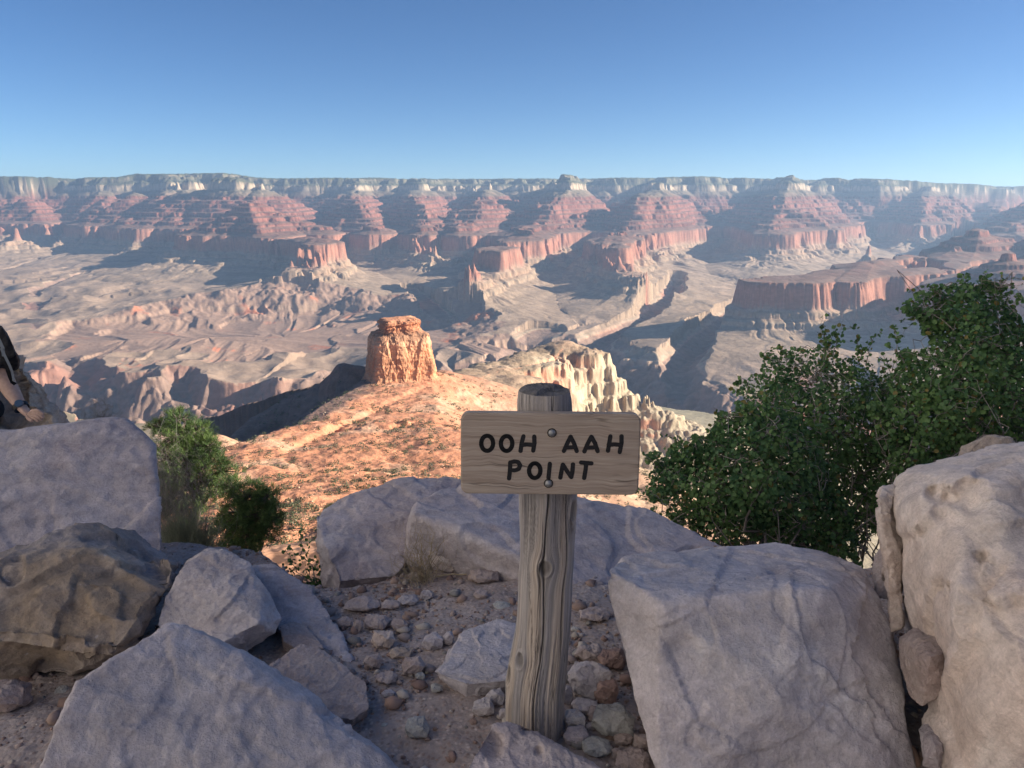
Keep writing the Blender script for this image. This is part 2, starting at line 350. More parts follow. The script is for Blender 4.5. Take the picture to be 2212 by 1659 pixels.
def strata_color(z, strat, zone, sn, q, X, Y, slope):
    n = len(z); rs = np.random.RandomState(3)
    jit = n2(X / 160, Y / 160, 101) * 10 + n2(X / 40, Y / 40, 102) * 4
    st = strat + jit
    ramp = [(-900, (.355, .27, .205)), (-800, (.37, .28, .21)), (-700, (.375, .29, .21)), (-645, (.39, .30, .22)), (-636, (.40, .29, .20)), (-612, (.37, .30, .22)),
            (-580, (.42, .29, .20)), (-550, (.36, .28, .20)), (-522, (.40, .27, .20)), (-515, (.36, .18, .13)), (-430, (.42, .20, .14)), (-350, (.34, .17, .12)), (-340, (.24, .15, .12)),
            (-320, (.27, .115, .085)), (100, (.29, .12, .09)), (108, (.24, .16, .12)), (200, (.28, .235, .175)), (214, (.34, .29, .21)), (219, (.60, .50, .37)), (312, (.57, .47, .34)), (318, (.12, .13, .085)), (360, (.14, .145, .095)),
            (366, (.27, .24, .17)), (392, (.25, .22, .155)), (398, (.15, .16, .10)), (412, (.20, .19, .13)), (416, (.33, .29, .21)), (442, (.28, .25, .18)), (447, (.12, .135, .08)), (472, (.10, .12, .065)), (600, (.085, .105, .055))]
    zs = np.array([a for a, _ in ramp]); cs = np.array([c for _, c in ramp])
    col = np.stack([np.interp(st, zs, cs[:, i]) for i in range(3)], 1)
    # thin beds
    bed = (n2(st / 9.0, X * 0 + .37, 110) + .6 * n2(st / 4.0, X * 0 + .11, 111))
    bed = bed * np.where((st > -345) & (st < 110), .75, .28)
    col *= (1 + bed)[:, None]
    gentle = 1 - sstep(.55, 1.0, slope)
    sup = ((st > -345) & (st < 110)) * gentle
    col = lerp3(col, np.array([.225, .165, .13]), sup * .5)
    vegup = ((st > 108) & (st < 318)) * gentle * .6
    col = lerp3(col, np.array([.17, .17, .115]), vegup * (.6 + .4 * n2(X / 60, Y / 60, 112)))
    # reddish scree tint below the red cliffs
    # inner gorge
    g = zone == 2
    t = np.clip(q, 0, 1.3)
    gc = np.stack([np.interp(t, [0, .5, .9, .97, 1.0, 1.06, 1.2], c) for c in ([.23, .25, .29, .40, .44, .38, .34], [.165, .18, .20, .29, .33, .31, .29], [.135, .145, .155, .215, .245, .235, .22])], 1)
    vein = n2(X / 70, Y / 70 + z / 40, 120); gc *= (1 + .25 * vein)[:, None]
    red = sstep(.0, .35, n2(X / 900, Y / 900, 121)); gc = lerp3(gc, gc * np.array([1.25, .85, .78]), red * .7)
    col[g] = gc[g]
    # stripped bench : maroon and orange shales
    b = zone == 3
    org = sstep(.32, .75, n2(X / 260, Y / 260, 130) + .25 * n2(X / 60, Y / 60, 131)) * sstep(.25, .5, slope + .2)
    bcC = lerp3(np.tile([.31, .215, .165], (n, 1)), np.array([.50, .19, .105]), org)
    bcC = lerp3(bcC, np.array([.37, .27, .20]), sstep(.9, 1.6, slope))
    col[b] = bcC[b]
    # near side: red beds over cream cliff over green-grey platform
    nn = (zone == 1)
    nr = [(-890, (.30, .27, .17)), (-860, (.31, .27, .175)), (-800, (.36, .30, .20)), (-620, (.42, .34, .23)), (-590, (.44, .35, .23)), (-520, (.49, .39, .26)), (-428, (.51, .40, .27)), (-422, (.34, .25, .16)),
          (-400, (.42, .28, .18)), (-330, (.50, .26, .155)), (-262, (.61, .27, .145)), (-150, (.64, .29, .155)), (-30, (.63, .30, .165)), (10, (.5, .3, .19)), (100, (.6, .5, .38))]
    zs = np.array([a for a, _ in nr]); cs = np.array([c for _, c in nr])
    ncol = np.stack([np.interp(z + jit, zs, cs[:, i]) for i in range(3)], 1)
    rr = sstep(.05, .5, n2(X / 170, Y / 170, 140)) * ((z < -430) & (z > -640)) * sstep(.8, 1.3, slope)
    rr = np.maximum(rr, sstep(-160, -60, X) * sstep(190, 120, X) * (z < -428) * (z > -600) * sstep(.5, .9, slope))
    ncol = lerp3(ncol, np.array([.58, .27, .16]), rr * .8)
    west_shade = sstep(-215, -245, X + 30 * n2(X / 60, Y / 60, 145)) * sstep(560, 760, Y) * (z < -255)
    ncol = lerp3(ncol, np.array([.17, .125, .105]), west_shade * .85)  # shadow on the west flank and spur deepened by darkening the rock colour
    pale = (1 - west_shade) * sstep(.1, .6, n2(X / 90, Y / 90, 141) + .4 * n2(X / 25, Y / 25, 142)) * (z > -420)
    ncol = lerp3(ncol, np.array([.62, .44, .29]), pale * .55)
    for tr in ([(-262, 640), (-236, 760), (-222, 880), (-200, 980), (-150, 1060), (-110, 1150), (-70, 1260)], [(-262, 640), (-190, 560), (-120, 520), (-60, 430), (-90, 330)], [(-110, 1700), (-40, 1900), (60, 2060), (150, 2230)], [(-200, 980), (-120, 960), (-60, 900), (-20, 800)]):
        dt = np.full(n, 1e9)
        for (ax, ay), (bx, by) in zip(tr[:-1], tr[1:]):
            dx, dy = bx - ax, by - ay; t = np.clip(((X - ax) * dx + (Y - ay) * dy) / (dx * dx + dy * dy), 0, 1); dt = np.minimum(dt, np.hypot(X - ax - t * dx + 7 * n2(X / 40, Y / 40, 146), Y - ay - t * dy + 7 * n2(X / 40, Y / 40, 147)))
        ncol = lerp3(ncol, np.array([.70, .36, .21]), sstep(3.6, 2.0, dt) * .9)
    ncol *= (1 + .22 * n2(X / 14, Y / 14, 143) + .12 * n2(X / 5, Y / 5, 144))[:, None]
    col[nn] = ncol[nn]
    bb = zone == 4
    bz = z + n2(X / 20, Y / 20, 150) * 2
    bc2 = np.stack([np.interp(bz, [-300, -290, -240, -222, -217, -208, -205, -188], c) for c in ([.62, .60, .66, .62, .40, .36, .60, .56], [.30, .27, .36, .33, .22, .22, .25, .24], [.155, .14, .20, .18, .12, .12, .12, .13])], 1)
    bc2 *= (1 + .18 * n2(bz / 3.2, X * 0 + .4, 151) + .12 * n2(X / 9, Y / 9, 152))[:, None]
    col[bb] = bc2[bb]
    # green platform on the near side
    ton = (zone == 0) & (Y < 4200)
    col[ton] = np.array([.34, .285, .19]) * (1 + .12 * n2(X / 120, Y / 120, 160)[ton])[:, None]
    ton2 = (zone == 0) & (Y >= 4200) & (strat < -700)
    col[ton2] *= (1 + .13 * n2(X / 350, Y / 350, 161)[ton2] + .08 * n2(X / 90, Y / 90, 162)[ton2])[:, None]
    farw = np.where((zone == 1) | (zone == 4), 0, 1)[:, None]
    col = col * (1 + farw * np.array([.07, .0, -.07])) * (1 - .24 * ((zone == 0) & (strat > -345))[:, None]) * (1 - .13 * ((zone == 0) & (strat <= -345))[:, None])
    return np.clip(col, .02, .9)
def polar_axes():
    A = [np.arange(-88, -36.5, .8), np.arange(-36.5, 36.5, .052 / QT), np.arange(36.5, 88.1, .35)]
    th = np.radians(np.concatenate(A))
    R = [9.0]
    while R[-1] < 42000:
        r = R[-1]
        k = .012 if r < 60 else .0045 if r < 1000 else .0018 if r < 1500 else .0026 if r < 3200 else .0021 if r < 9000 else .00125 if r < 17500 else .012
        R.append(r * (1 + k / QT))
    return th, np.array(R)
def build_terrain():
    th, R = polar_axes()
    TH, RR = np.meshgrid(th, R)
    X = (np.sin(TH) * RR).ravel().astype(np.float64); Y = (np.cos(TH) * RR).ravel().astype(np.float64)
    z, strat, zone, sn, q = [np.empty(X.size, np.float32) for _ in range(5)]
    CH = 400000
    for i in range(0, X.size, CH):
        r = height(X[i:i + CH], Y[i:i + CH])
        for o, a in zip((z, strat, zone, sn, q), r): o[i:i + CH] = a
    nr, nc = TH.shape
    Z2 = z.reshape(nr, nc); dzr = np.gradient(Z2, axis=0) / np.gradient(RR, axis=0); dzt = np.gradient(Z2, axis=1) / (np.gradient(TH, axis=1) * RR)
    slope = np.sqrt(dzr ** 2 + dzt ** 2).ravel()
    col = np.empty((X.size, 4), np.float32); col[:, 3] = np.clip(slope / 2, 0, 1)
    for i in range(0, X.size, CH):
        j = slice(i, i + CH)
        col[j, :3] = strata_color(z[j], strat[j], zone[j], sn[j], q[j], X[j], Y[j], slope[j])
    idx = np.arange(nr * nc, dtype=np.int32).reshape(nr, nc)
    F = np.stack([idx[:-1, :-1], idx[:-1, 1:], idx[1:, 1:], idx[1:, :-1]], -1).reshape(-1, 4)[:, ::-1]
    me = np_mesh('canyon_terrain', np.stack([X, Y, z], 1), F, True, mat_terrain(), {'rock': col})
    o = link('canyon_terrain', me); tag(o, kind='structure')
    print('terrain verts', len(X))
    return o
def mat_terrain():
    t = NT('canyon rock'); at = t.new('ShaderNodeAttribute'); at.attribute_name = 'rock'
    col = at.outputs['Color']
    p = t.pos()
    big = t.noise(t.pos((.02, .02, .05)), 1.0, 8, .65)
    col = t.mix(1.0, col, t.ramp(big, [(.25, .80), (.75, 1.2)]), 'MULTIPLY')
    sm = t.noise(t.pos((.3, .3, .6)), 1.0, 5, .7)
    col = t.mix(.6, col, t.ramp(sm, [(.3, .72), (.7, 1.25)]), 'MULTIPLY')
    dots = t.vor(t.pos((.13, .13, .02)), 1.0); dn = t.noise(t.pos((.012, .012, .01)), 1.0, 3)
    m = t.math('MULTIPLY', t.ramp(dots, [(.16, 1.0), (.26, 0.0)]), t.ramp(dn, [(.40, 0.0), (.6, .75)]))
    m = t.math('MULTIPLY', m, t.ramp(at.outputs['Alpha'], [(.25, 1.0), (.5, 0.0)]))
    col = t.mix(m, col, (.10, .115, .06))
    # vertical flutes and flat beds as relief
    b1 = t.noise(t.pos((.02, .02, .006)), 1.0, 7, .65); nrm = t.bump(b1, .4, 22)
    b2 = t.noise(t.pos((.25, .25, .25)), 1.0, 5, .7); nrm = t.bump(b2, .5, 1.6, nrm)
    return t.done(col, nrm, .95)
terrain = build_terrain()
# ---------------------------------------------------------------- the blocky butte at the end of the near ridge
def build_butte():
    nA, nZ = 760, 210
    th = np.linspace(0, 2 * np.pi, nA, endpoint=False)
    zs = np.concatenate([np.linspace(-345, -211, 130), np.linspace(-210.8, -186, nZ - 130)])
    T, Z = np.meshgrid(th, zs)
    ct, st = np.cos(T), np.sin(T)
    def sup(a, b, p): p = p + 3; return (np.abs(ct / a) ** p + np.abs(st / b) ** p) ** (-1 / p)
    lo = sup(50, 46, 6.0); hi = sup(33, 31, 2.0)
    # lower tier: talus foot, cliff, bench;  upper tier: ledgy cap
    grow = np.interp(Z, [-345, -300, -287, -284, -262, -260, -236, -225, -223, -219, -213, -211], [2.6, 1.36, 1.14, 1.10, 1.06, 1.045, .985, .965, .95, .92, .86, .80])
    capg = np.interp(Z, [-211, -208, -206, -204, -200, -199, -196, -195, -191, -190, -187.5, -186], [1.16, 1.08, 1.0, .97, 1.03, .93, .95, 1.04, 1.0, .9, .82, .0])
    R = np.where(Z < -211, lo * grow, np.minimum(hi * capg, lo * .80))
    X0 = (R * ct).ravel(); Y0 = (R * st).ravel(); z0 = Z.ravel()
    P = np.stack([X0, Y0, z0], 1)
    cliff = sstep(-292, -284, z0)
    face = n3(P / np.array([24, 24, 60]), 3) * 2.4 + n3(P / np.array([10, 10, 14]), 4) * .8 + n3(P / 4.5, 17) * .7
    ckm = sstep(.0, .35, n3(P / np.array([22, 22, 60]), 16)); crack = -2.2 * ckm * np.exp(-(n3(P / np.array([16, 16, 90]), 5) / .05) ** 2) - .8 * ckm * np.exp(-(n3(P / np.array([8, 8, 40]), 6) / .05) ** 2)
    bed = n3(P / np.array([60, 60, 4.0]), 7) * .9 + n3(P / np.array([40, 40, 1.2]), 8) * .6; face = face + (sstep(.0, .05, n3(P / np.array([15, 15, 70]), 18)) - .5) * 2.0 + (sstep(.05, .1, n3(P / np.array([9, 9, 11]), 19)) - .5) * 1.0 * (1 + .8 * (z0 > -211))
    rough = fbm3(P, 3.0, 3, 9) * .5
    dr = (face + crack + bed * (1 + 1.6 * (z0 > -211)) + rough) * cliff + (1 - cliff) * fbm3(P, 14, 4, 11) * 4
    dr *= np.where(z0 > -186.6, .3, 1)
    k = 1 + dr / np.maximum(R.ravel(), 8)
    a = math.radians(19); x = X0 * k; y = Y0 * k
    V = np.stack([-193 + x * math.cos(a) - y * math.sin(a), 1300 + x * math.sin(a) + y * math.cos(a), z0 + n3(P / 12, 12) * 1.2], 1)
    V[:, 2] += (V[:, 0] + 193) * .03
    idx = np.arange(nA * nZ).reshape(nZ, nA); nx = np.roll(idx, -1, 1)
    F = np.stack([idx[:-1], nx[:-1], nx[1:], idx[1:]], -1).reshape(-1, 4)
    bz = z0 + n3(P / np.array([50, 50, 8]), 13) * 1.5
    c = np.stack([np.interp(bz, [-345, -300, -288, -284, -262, -240, -226, -222, -213, -208, -200, -186], q) for q in ([.50, .50, .56, .62, .57, .64, .70, .64, .42, .44, .58, .54], [.24, .24, .265, .32, .27, .32, .38, .35, .23, .22, .255, .26], [.135, .135, .145, .17, .14, .17, .22, .20, .135, .125, .13, .145])], 1)
    c *= (1 + .22 * n3(P / np.array([80, 80, 1.6]), 14) + .16 * n3(P / np.array([9, 9, 30]), 15))[:, None]
    c = c * (1 - .15 * np.clip(-crack / 3, 0, 1))[:, None]
    me = np_mesh('butte', V, F, True, bpy.data.materials['canyon rock'], {'rock': np.concatenate([np.clip(c, .02, .9), np.ones((len(c), 1))], 1)})
    tag(link('butte', me), kind='structure')
build_butte()
# ================================================================ the viewpoint in the shade
def gz(x, y):
    x = np.asarray(x, float); y = np.asarray(y, float)
    z = -1.36 - .10 * np.maximum(0, y - 1.9) - .06 * np.maximum(0, -x - .8) + .25 * sstep(1.2, 3.0, x)
    z = z + .03 * n2(x / .9, y / .9, 301) + .012 * n2(x / .3, y / .3, 302) + .05 * np.exp(-((x - .2) ** 2 + (y - 2.7) ** 2) / .3)
    edge = 3.25 - .15 * sstep(.2, .6, x) - .2 * sstep(.8, 1.4, x) - .55 * np.exp(-((x + .72) / .35) ** 2) + .1 * sstep(-1.2, -2.0, x) + .15 * n2(x / .7, y * 0 + .3, 303)
    d = np.maximum(0, y - edge); z = z - d * .80 - .35 * sstep(0, .5, d)
    return z
def build_ground():
    xs = np.concatenate([np.arange(-14, -2.4, .15), np.arange(-2.4, 2.4, .011), np.arange(2.4, 14, .15)])
    ys = np.concatenate([np.arange(-12, 1.2, .2), np.arange(1.2, 4.2, .011), np.arange(4.2, 12.5, .12)])
    X, Y = np.meshgrid(xs, ys); x = X.ravel(); y = Y.ravel(); z = gz(x, y)
    vis = sstep(1.0, 1.5, y) * sstep(4.6, 4.0, y)
    z = z + vis * (fbm2(x, y, .08, 4, 310) * .006 + np.maximum(0, fbm2(x, y, .025, 2, 320)) * .005)
    nr, nc = X.shape; idx = np.arange(nr * nc).reshape(nr, nc)
    F = np.stack([idx[:-1, :-1], idx[:-1, 1:], idx[1:, 1:], idx[1:, :-1]], -1).reshape(-1, 4)
    t = NT('gravelly dirt'); p = t.pos()
    a = t.noise(p, 3.0, 6, .6); b = t.noise(p, 40, 5, .7)
    col = t.ramp(a, [(.3, (.27, .225, .21)), (.55, (.35, .30, .28)), (.75, (.44, .385, .365))])
    v = t.vor(p, 75, 'F1', 'Color'); vd = t.vor(p, 75)
    peb = t.ramp(vd, [(.25, 1.0), (.5, 0.0)])
    col = t.mix(t.math('MULTIPLY', peb, .7), col, t.ramp(v, [(.2, (.20, .14, .115)), (.5, (.38, .28, .235)), (.9, (.58, .49, .43))]))
    col = t.mix(.5, col, t.ramp(b, [(.3, .62), (.7, 1.25)]), 'MULTIPLY')
    nrm = t.bump(vd, .5, -.006); nrm = t.bump(b, .6, .006, nrm)
    me = np_mesh('ground', np.stack([x, y, z], 1), F, True, t.done(col, nrm, .95)); tag(link('ground', me), kind='structure')
build_ground()

# ---------------------------------------------------------------- rock materials
def rock_mat(name, base, dark, light, seed=0, stain=None, ax=(0, 0, 0), layer=0.35):
    t = NT(name); p = t.pos(rot=ax, scale=(1, 1, 1)); po = t.new('ShaderNodeMapping'); po.inputs['Location'].default_value = (seed * 3.1, seed * 1.7, seed * .9); t.link(p, po.inputs[0]); p = po.outputs[0]
    a = t.noise(p, 2.6, 9, .68, .6)
    col = t.ramp(a, [(.34, dark), (.47, base), (.56, base), (.68, light)])
    # soft mauve and ochre patches
    b = t.noise(p, 1.3, 4, .5, .8); col = t.mix(t.math('MULTIPLY', t.ramp(b, [(.45, 0.0), (.62, 1.0)]), .38), col, stain or (.30, .225, .21))
    b2 = t.noise(p, 5.5, 5, .6, .3); col = t.mix(t.math('MULTIPLY', t.ramp(b2, [(.52, 0.0), (.66, 1.0)]), .30), col, (.50, .44, .40))
    # drifting beds
    mp = t.new('ShaderNodeMapping'); mp.inputs['Scale'].default_value = (1.2, 1.2, 9); mp.inputs['Rotation'].default_value = ax; t.link(p, mp.inputs[0])
    ly = t.noise(mp.outputs[0], 1.6, 6, .6, .3); col = t.mix(layer, col, t.ramp(ly, [(.36, .60), (.5, 1.0), (.66, 1.22)]), 'MULTIPLY')
    # grain, lichen specks, pits
    g = t.noise(p, 130, 4, .75); col = t.mix(.35, col, t.ramp(g, [(.3, .55), (.7, 1.45)]), 'MULTIPLY')
    g2 = t.noise(p, 24, 6, .7); col = t.mix(.45, col, t.ramp(g2, [(.32, .62), (.68, 1.32)]), 'MULTIPLY')
    vd = t.vor(p, 17); ln = t.noise(p, 3.5, 3); lf = t.math('MULTIPLY', t.ramp(vd, [(.07, 1.0), (.14, 0.0)]), t.ramp(ln, [(.56, 0.0), (.64, .28)])); col = t.mix(lf, col, (.60, .58, .54))
    # white scratches
    s = t.new('ShaderNodeMapping'); s.inputs['Scale'].default_value = (30, 4, 30); s.inputs['Rotation'].default_value = (.4, .3, .9 + seed); t.link(p, s.inputs[0])
    sc = t.noise(s.outputs[0], 1.5, 2, .5); col = t.mix(t.math('MULTIPLY', t.ramp(sc, [(.70, 0.0), (.74, 1.0)]), .35), col, (.58, .54, .52))
    h = t.math('ADD', t.math('MULTIPLY', g2, .5), t.math('MULTIPLY', ly, .35)); nrm = t.bump(h, .9, .026)
    nrm = t.bump(g, .6, .003, nrm)
    return t.done(col, nrm, .92)
MR = {
 'pink':  rock_mat('pink sandstone', (.500, .460, .470), (.375, .335, .345), (.60, .57, .58), 1, stain=(.40, .37, .40)),
 'mauve': rock_mat('mauve sandstone', (.455, .415, .430), (.345, .305, .325), (.55, .52, .535), 2, ax=(.5, .2, 0), stain=(.42, .33, .31)),
 'dust':  rock_mat('dusty brown sandstone', (.415, .345, .325), (.31, .25, .235), (.52, .455, .44), 3, ax=(.3, -.5, 0), stain=(.36, .27, .24)),
 'brown': rock_mat('brown sandstone', (.310, .245, .185), (.19, .14, .10), (.42, .35, .28), 4, stain=(.20, .25, .36), ax=(.9, .6, 0)),
 'pale':  rock_mat('pale limestone', (.600, .525, .480), (.46, .37, .32), (.68, .63, .59), 5, stain=(.56, .40, .31), ax=(1.2, .3, 0)),
 'tan':   rock_mat('tan crumbly rock', (.480, .400, .320), (.33, .26, .20), (.58, .51, .43), 6, ax=(.2, .9, 0), layer=.6),
 'grey':  rock_mat('grey stone', (.400, .395, .375), (.29, .285, .27), (.52, .52, .50), 7, stain=(.38, .42, .44)),
 'red':   rock_mat('red brown stone', (.350, .245, .215), (.25, .17, .15), (.44, .33, .30), 8),
 'wall':  rock_mat('grey cliff rock', (.52, .515, .51), (.42, .415, .41), (.60, .595, .59), 9, stain=(.48, .45, .43), layer=.6),
}
def finish_rock(name, bm, mat, vox, smooth, amps, seed, label, group=None, cat='boulder', post=None, facet=0.0):
    """hull -> even mesh -> worn edges -> broken surface"""
    me = bpy.data.meshes.new(name); bm.to_mesh(me); bm.free()
    o = bpy.data.objects.new(name, me); scene.collection.objects.link(o)
    m = o.modifiers.new('r', 'REMESH'); m.mode = 'VOXEL'; m.voxel_size = vox; m.use_smooth_shade = True
    m = o.modifiers.new('s', 'SMOOTH'); m.factor = .5; m.iterations = smooth
    dg = bpy.context.evaluated_depsgraph_get(); dg.update()
    ev = o.evaluated_get(dg); me2 = bpy.data.meshes.new_from_object(ev); o.modifiers.clear(); o.data = me2; bpy.data.meshes.remove(me); me2.name = name
    n = len(me2.vertices); V = np.empty(n * 3); me2.vertices.foreach_get('co', V); V = V.reshape(-1, 3)
    N = np.empty(n * 3); me2.vertex_normals.foreach_get('vector', N); N = N.reshape(-1, 3)
    size = np.ptp(V, axis=0).max(); S = V + seed * 5.7
    big, mid, fine = amps
    d = fbm3(S, size * .45, 3, seed) * big
    q = n3(S / (size * .30), seed + 4); d += mid * 1.5 * (sstep(.04, .075, q) - .5) + mid * 1.2 * (sstep(-.20, -.17, n3(S / (size * .17), seed + 5)) - 1)   # flaked steps
    tilt = S @ np.array([.25, .35, .9]); d += mid * .5 * np.abs(n3(np.stack([tilt / (size * .06), S[:, 0] / (size * .6), S[:, 1] / (size * .6)], 1), seed + 6)) * -1
    d += fine * fbm3(S, size * .045, 4, seed + 7, .6) + fine * .6 * (sstep(.10, .14, n3(S / (size * .055), seed + 8)) - .2) * (n3(S / (size * .2), seed + 9) > .05)
    if facet: d += facet * (.35 - np.abs(n3(S / (size * .42), seed + 11)) * 2.0 - np.abs(n3(S / (size * .2), seed + 12)) * .7)
    V = V + N * d[:, None]
    if post: V = post(V, N)
    c = V.mean(0); V = V - c; me2.vertices.foreach_set('co', V.ravel()); o.location = c
    me2.polygons.foreach_set('use_smooth', np.ones(len(me2.polygons), bool)); me2.update()
    me2.materials.clear(); me2.materials.append(MR[mat]); tag(o, label, cat, group)
    return o
def boulder(name, pts, T, mat, label, seed, extra=(), shrink=.82, drop=.0, vox=None, smooth=2, amps=None, group=None, cat='boulder', post=None, facet=0.0):
    P = [PY(*p) for p in pts]; c = sum(P, Vector()) / len(P)
    Q = [(c + (p - c) * shrink) * (1 + T / max(c.y, 1)) + Vector((0, 0, -drop)) for p in P]
    allp = P + Q + [PY(*p) for p in extra]
    bm = bmesh.new()
    for p in allp: bm.verts.new(p)
    r = bmesh.ops.convex_hull(bm, input=bm.verts)
    bmesh.ops.delete(bm, geom=[g for g in r['geom_interior'] if isinstance(g, bmesh.types.BMVert)], context='VERTS')
    bmesh.ops.recalc_face_normals(bm, faces=bm.faces)
    size = max(max(p[i] for p in allp) - min(p[i] for p in allp) for i in range(3))
    return finish_rock(name, bm, mat, vox or size / 135, smooth, amps or (size * .016, size * .0048, size * .005), seed, label, group, cat, post, facet or size * .006)
def carve(lines=(), pits=()):
    """cracks (polylines) and pits (u, v, Y, radius, depth) pressed into the surface"""
    def f(V, N):
        for pl, w, dep in lines:
            pp = np.array([PY(*p) for p in pl]); best = np.full(len(V), 9.0); side = np.zeros(len(V))
            J = V + (n3(V / .05, 9) * .010 + n3(V / .015, 10) * .004)[:, None] * np.array([1, 0, 1])
            for a, b in zip(pp[:-1], pp[1:]):
                ab = b - a; t = np.clip(((J - a) @ ab) / (ab @ ab), 0, 1); w3 = J - (a + t[:, None] * ab)
                view = a / np.linalg.norm(a); w3 = w3 - (w3 @ view)[:, None] * view; e = np.linalg.norm(w3, axis=1)
                m = e < best; side = np.where(m, np.sign(w3 @ np.cross(view, ab)), side); best = np.minimum(best, e)
            fr = N[:, 1] < .3
            stp = np.clip(side * best / (w * .5), -1, 1) * .5 + .5                  # one lip stands proud and dies away
            k = stp * np.exp(-(best / (w * 11)) ** 2) * fr; V = V + N * (k * dep * .8)[:, None]
            g = np.exp(-(best / (w * .45)) ** 2) * fr * sstep(-.1, .25, n3(V / .09, 14)); V = V - N * (g * dep * .7)[:, None]
        for (u, v, Y, r, dep) in pits:
            c = np.array(PY(u, v, Y)); w3 = V - c; view = c / np.linalg.norm(c); w3 = w3 - (w3 @ view)[:, None] * view
            e = np.linalg.norm(w3, axis=1) * (1 + .3 * n3(V / .05, 12)); k = np.exp(-(e / r) ** 4) * (N[:, 1] < .4)
            V = V + view * (k * dep)[:, None]
        return V
    return f
# ---------------------------------------------------------------- the big boulders
boulder('boulder', [(-220, 945, 2.9), (0, 940, 3.0), (100, 926, 3.08), (140, 917, 3.1), (250, 902, 3.2), (278, 905, 3.2), (300, 928, 3.18), (333, 958, 3.12), (316, 1010, 3.0), (322, 1060, 2.95), (340, 1120, 2.85), (357, 1170, 2.75), (345, 1240, 2.65), (0, 1290, 2.45), (-220, 1290, 2.4)],
        .45, 'mauve', 'huge smooth mauve slab at the left edge under the resting hand', 1, smooth=2, amps=(.012, .0035, .005), shrink=.93, post=carve([([(225, 1168, 2.7), (265, 1150, 2.75), (300, 1115, 2.85), (325, 1090, 2.9)], .006, .018)]))
boulder('boulder', [(-200, 690, 3.9), (0, 755, 3.85), (42, 782, 3.8), (62, 793, 3.8), (76, 835, 3.75), (92, 862, 3.7), (125, 893, 3.65), (140, 915, 3.6), (145, 990, 3.5), (-200, 990, 3.4)],
        .7, 'tan', 'crumbly tan rock at the far left behind the slab, beside the sitting hiker', 2, smooth=2, amps=(.04, .02, .02), facet=.05)
boulder('boulder', [(-160, 1230, 2.2), (0, 1240, 2.2), (60, 1200, 2.28), (100, 1166, 2.33), (150, 1138, 2.4), (213, 1132, 2.48), (300, 1160, 2.45), (345, 1180, 2.4), (403, 1213, 2.35), (396, 1245, 2.25), (352, 1335, 2.15), (300, 1405, 2.1), (150, 1482, 2.08), (90, 1478, 2.1), (-160, 1440, 2.15)],
        .35, 'brown', 'angular brown boulder with blue grey flaked faces at the left edge', 3, extra=[(-160, 1370, 1.95), (0, 1378, 1.96), (130, 1420, 1.97), (242, 1418, 1.96), (180, 1240, 2.13), (330, 1290, 2.12)], smooth=1, amps=(.014, .016, .005), facet=.05)
boulder('boulder', [(335, 1350, 2.1), (355, 1290, 2.18), (400, 1211, 2.28), (450, 1181, 2.35), (482, 1187, 2.35), (540, 1211, 2.32), (576, 1262, 2.25), (609, 1338, 2.18), (594, 1368, 2.14), (520, 1417, 2.1), (480, 1418, 2.08), (400, 1420, 2.0)],
        .30, 'pink', 'pale pink rounded boulder between the brown boulder and the dirt', 4, extra=[(560, 1345, 2.08), (470, 1395, 2.02)], smooth=2, post=carve([([(520, 1275, 2.2), (505, 1300, 2.15), (495, 1310, 2.1)], .005, .012)]))
boulder('boulder', [(540, 1222, 2.55), (590, 1216, 2.58), (650, 1250, 2.52), (700, 1300, 2.4), (738, 1372, 2.24), (764, 1436, 2.1), (720, 1440, 2.1), (640, 1390, 2.2), (565, 1340, 2.3)],
        .30, 'mauve', 'low mauve boulder sloping down behind the pale pink rounded boulder', 5, smooth=2, drop=.15)
boulder('boulder', [(40, 1800, 1.28), (80, 1659, 1.36), (148, 1520, 1.45), (170, 1470, 1.49), (288, 1390, 1.58), (350, 1350, 1.64), (372, 1341, 1.66), (404, 1345, 1.66), (430, 1378, 1.64), (520, 1446, 1.64), (620, 1478, 1.67), (690, 1500, 1.68), (770, 1580, 1.6), (805, 1606, 1.58), (872, 1662, 1.54), (920, 1800, 1.42)],
        .35, 'pink', 'big pale pink slab filling the bottom left corner', 6, smooth=2, facet=.006, amps=(.012, .003, .004), drop=.12, shrink=.9,
        post=carve([([(375, 1450, 1.55), (360, 1400, 1.6)], .004, .010), ([(245, 1570, 1.4), (310, 1560, 1.4), (350, 1550, 1.41)], .004, .008), ([(770, 1580, 1.6), (690, 1540, 1.6), (610, 1515, 1.6), (540, 1490, 1.6)], .010, .012)]))
boulder('boulder', [(565, 1450, 1.92), (595, 1427, 1.96), (650, 1389, 2.04), (700, 1400, 2.03), (752, 1440, 1.96), (792, 1472, 1.9), (799, 1530, 1.80), (762, 1556, 1.77), (690, 1545, 1.78), (600, 1500, 1.83)],
        .12, 'dust', 'dusty low boulder half buried in dirt beside the big pale slab', 7, smooth=2, drop=.15)
boulder('boulder', [(604, 1352, 2.22), (635, 1341, 2.27), (662, 1352, 2.25), (700, 1400, 2.12), (650, 1408, 2.1), (610, 1385, 2.15)], .12, 'dust', 'small dusty rock wedged above the half buried boulder', 8, cat='rock', drop=.1)
boulder('boulder', [(472, 1428, 2.0), (500, 1413, 2.04), (530, 1425, 2.03), (556, 1462, 1.95), (520, 1480, 1.92), (480, 1460, 1.94)], .1, 'mauve', 'small mauve rock tucked under the pale pink rounded boulder', 9, cat='rock', drop=.1)
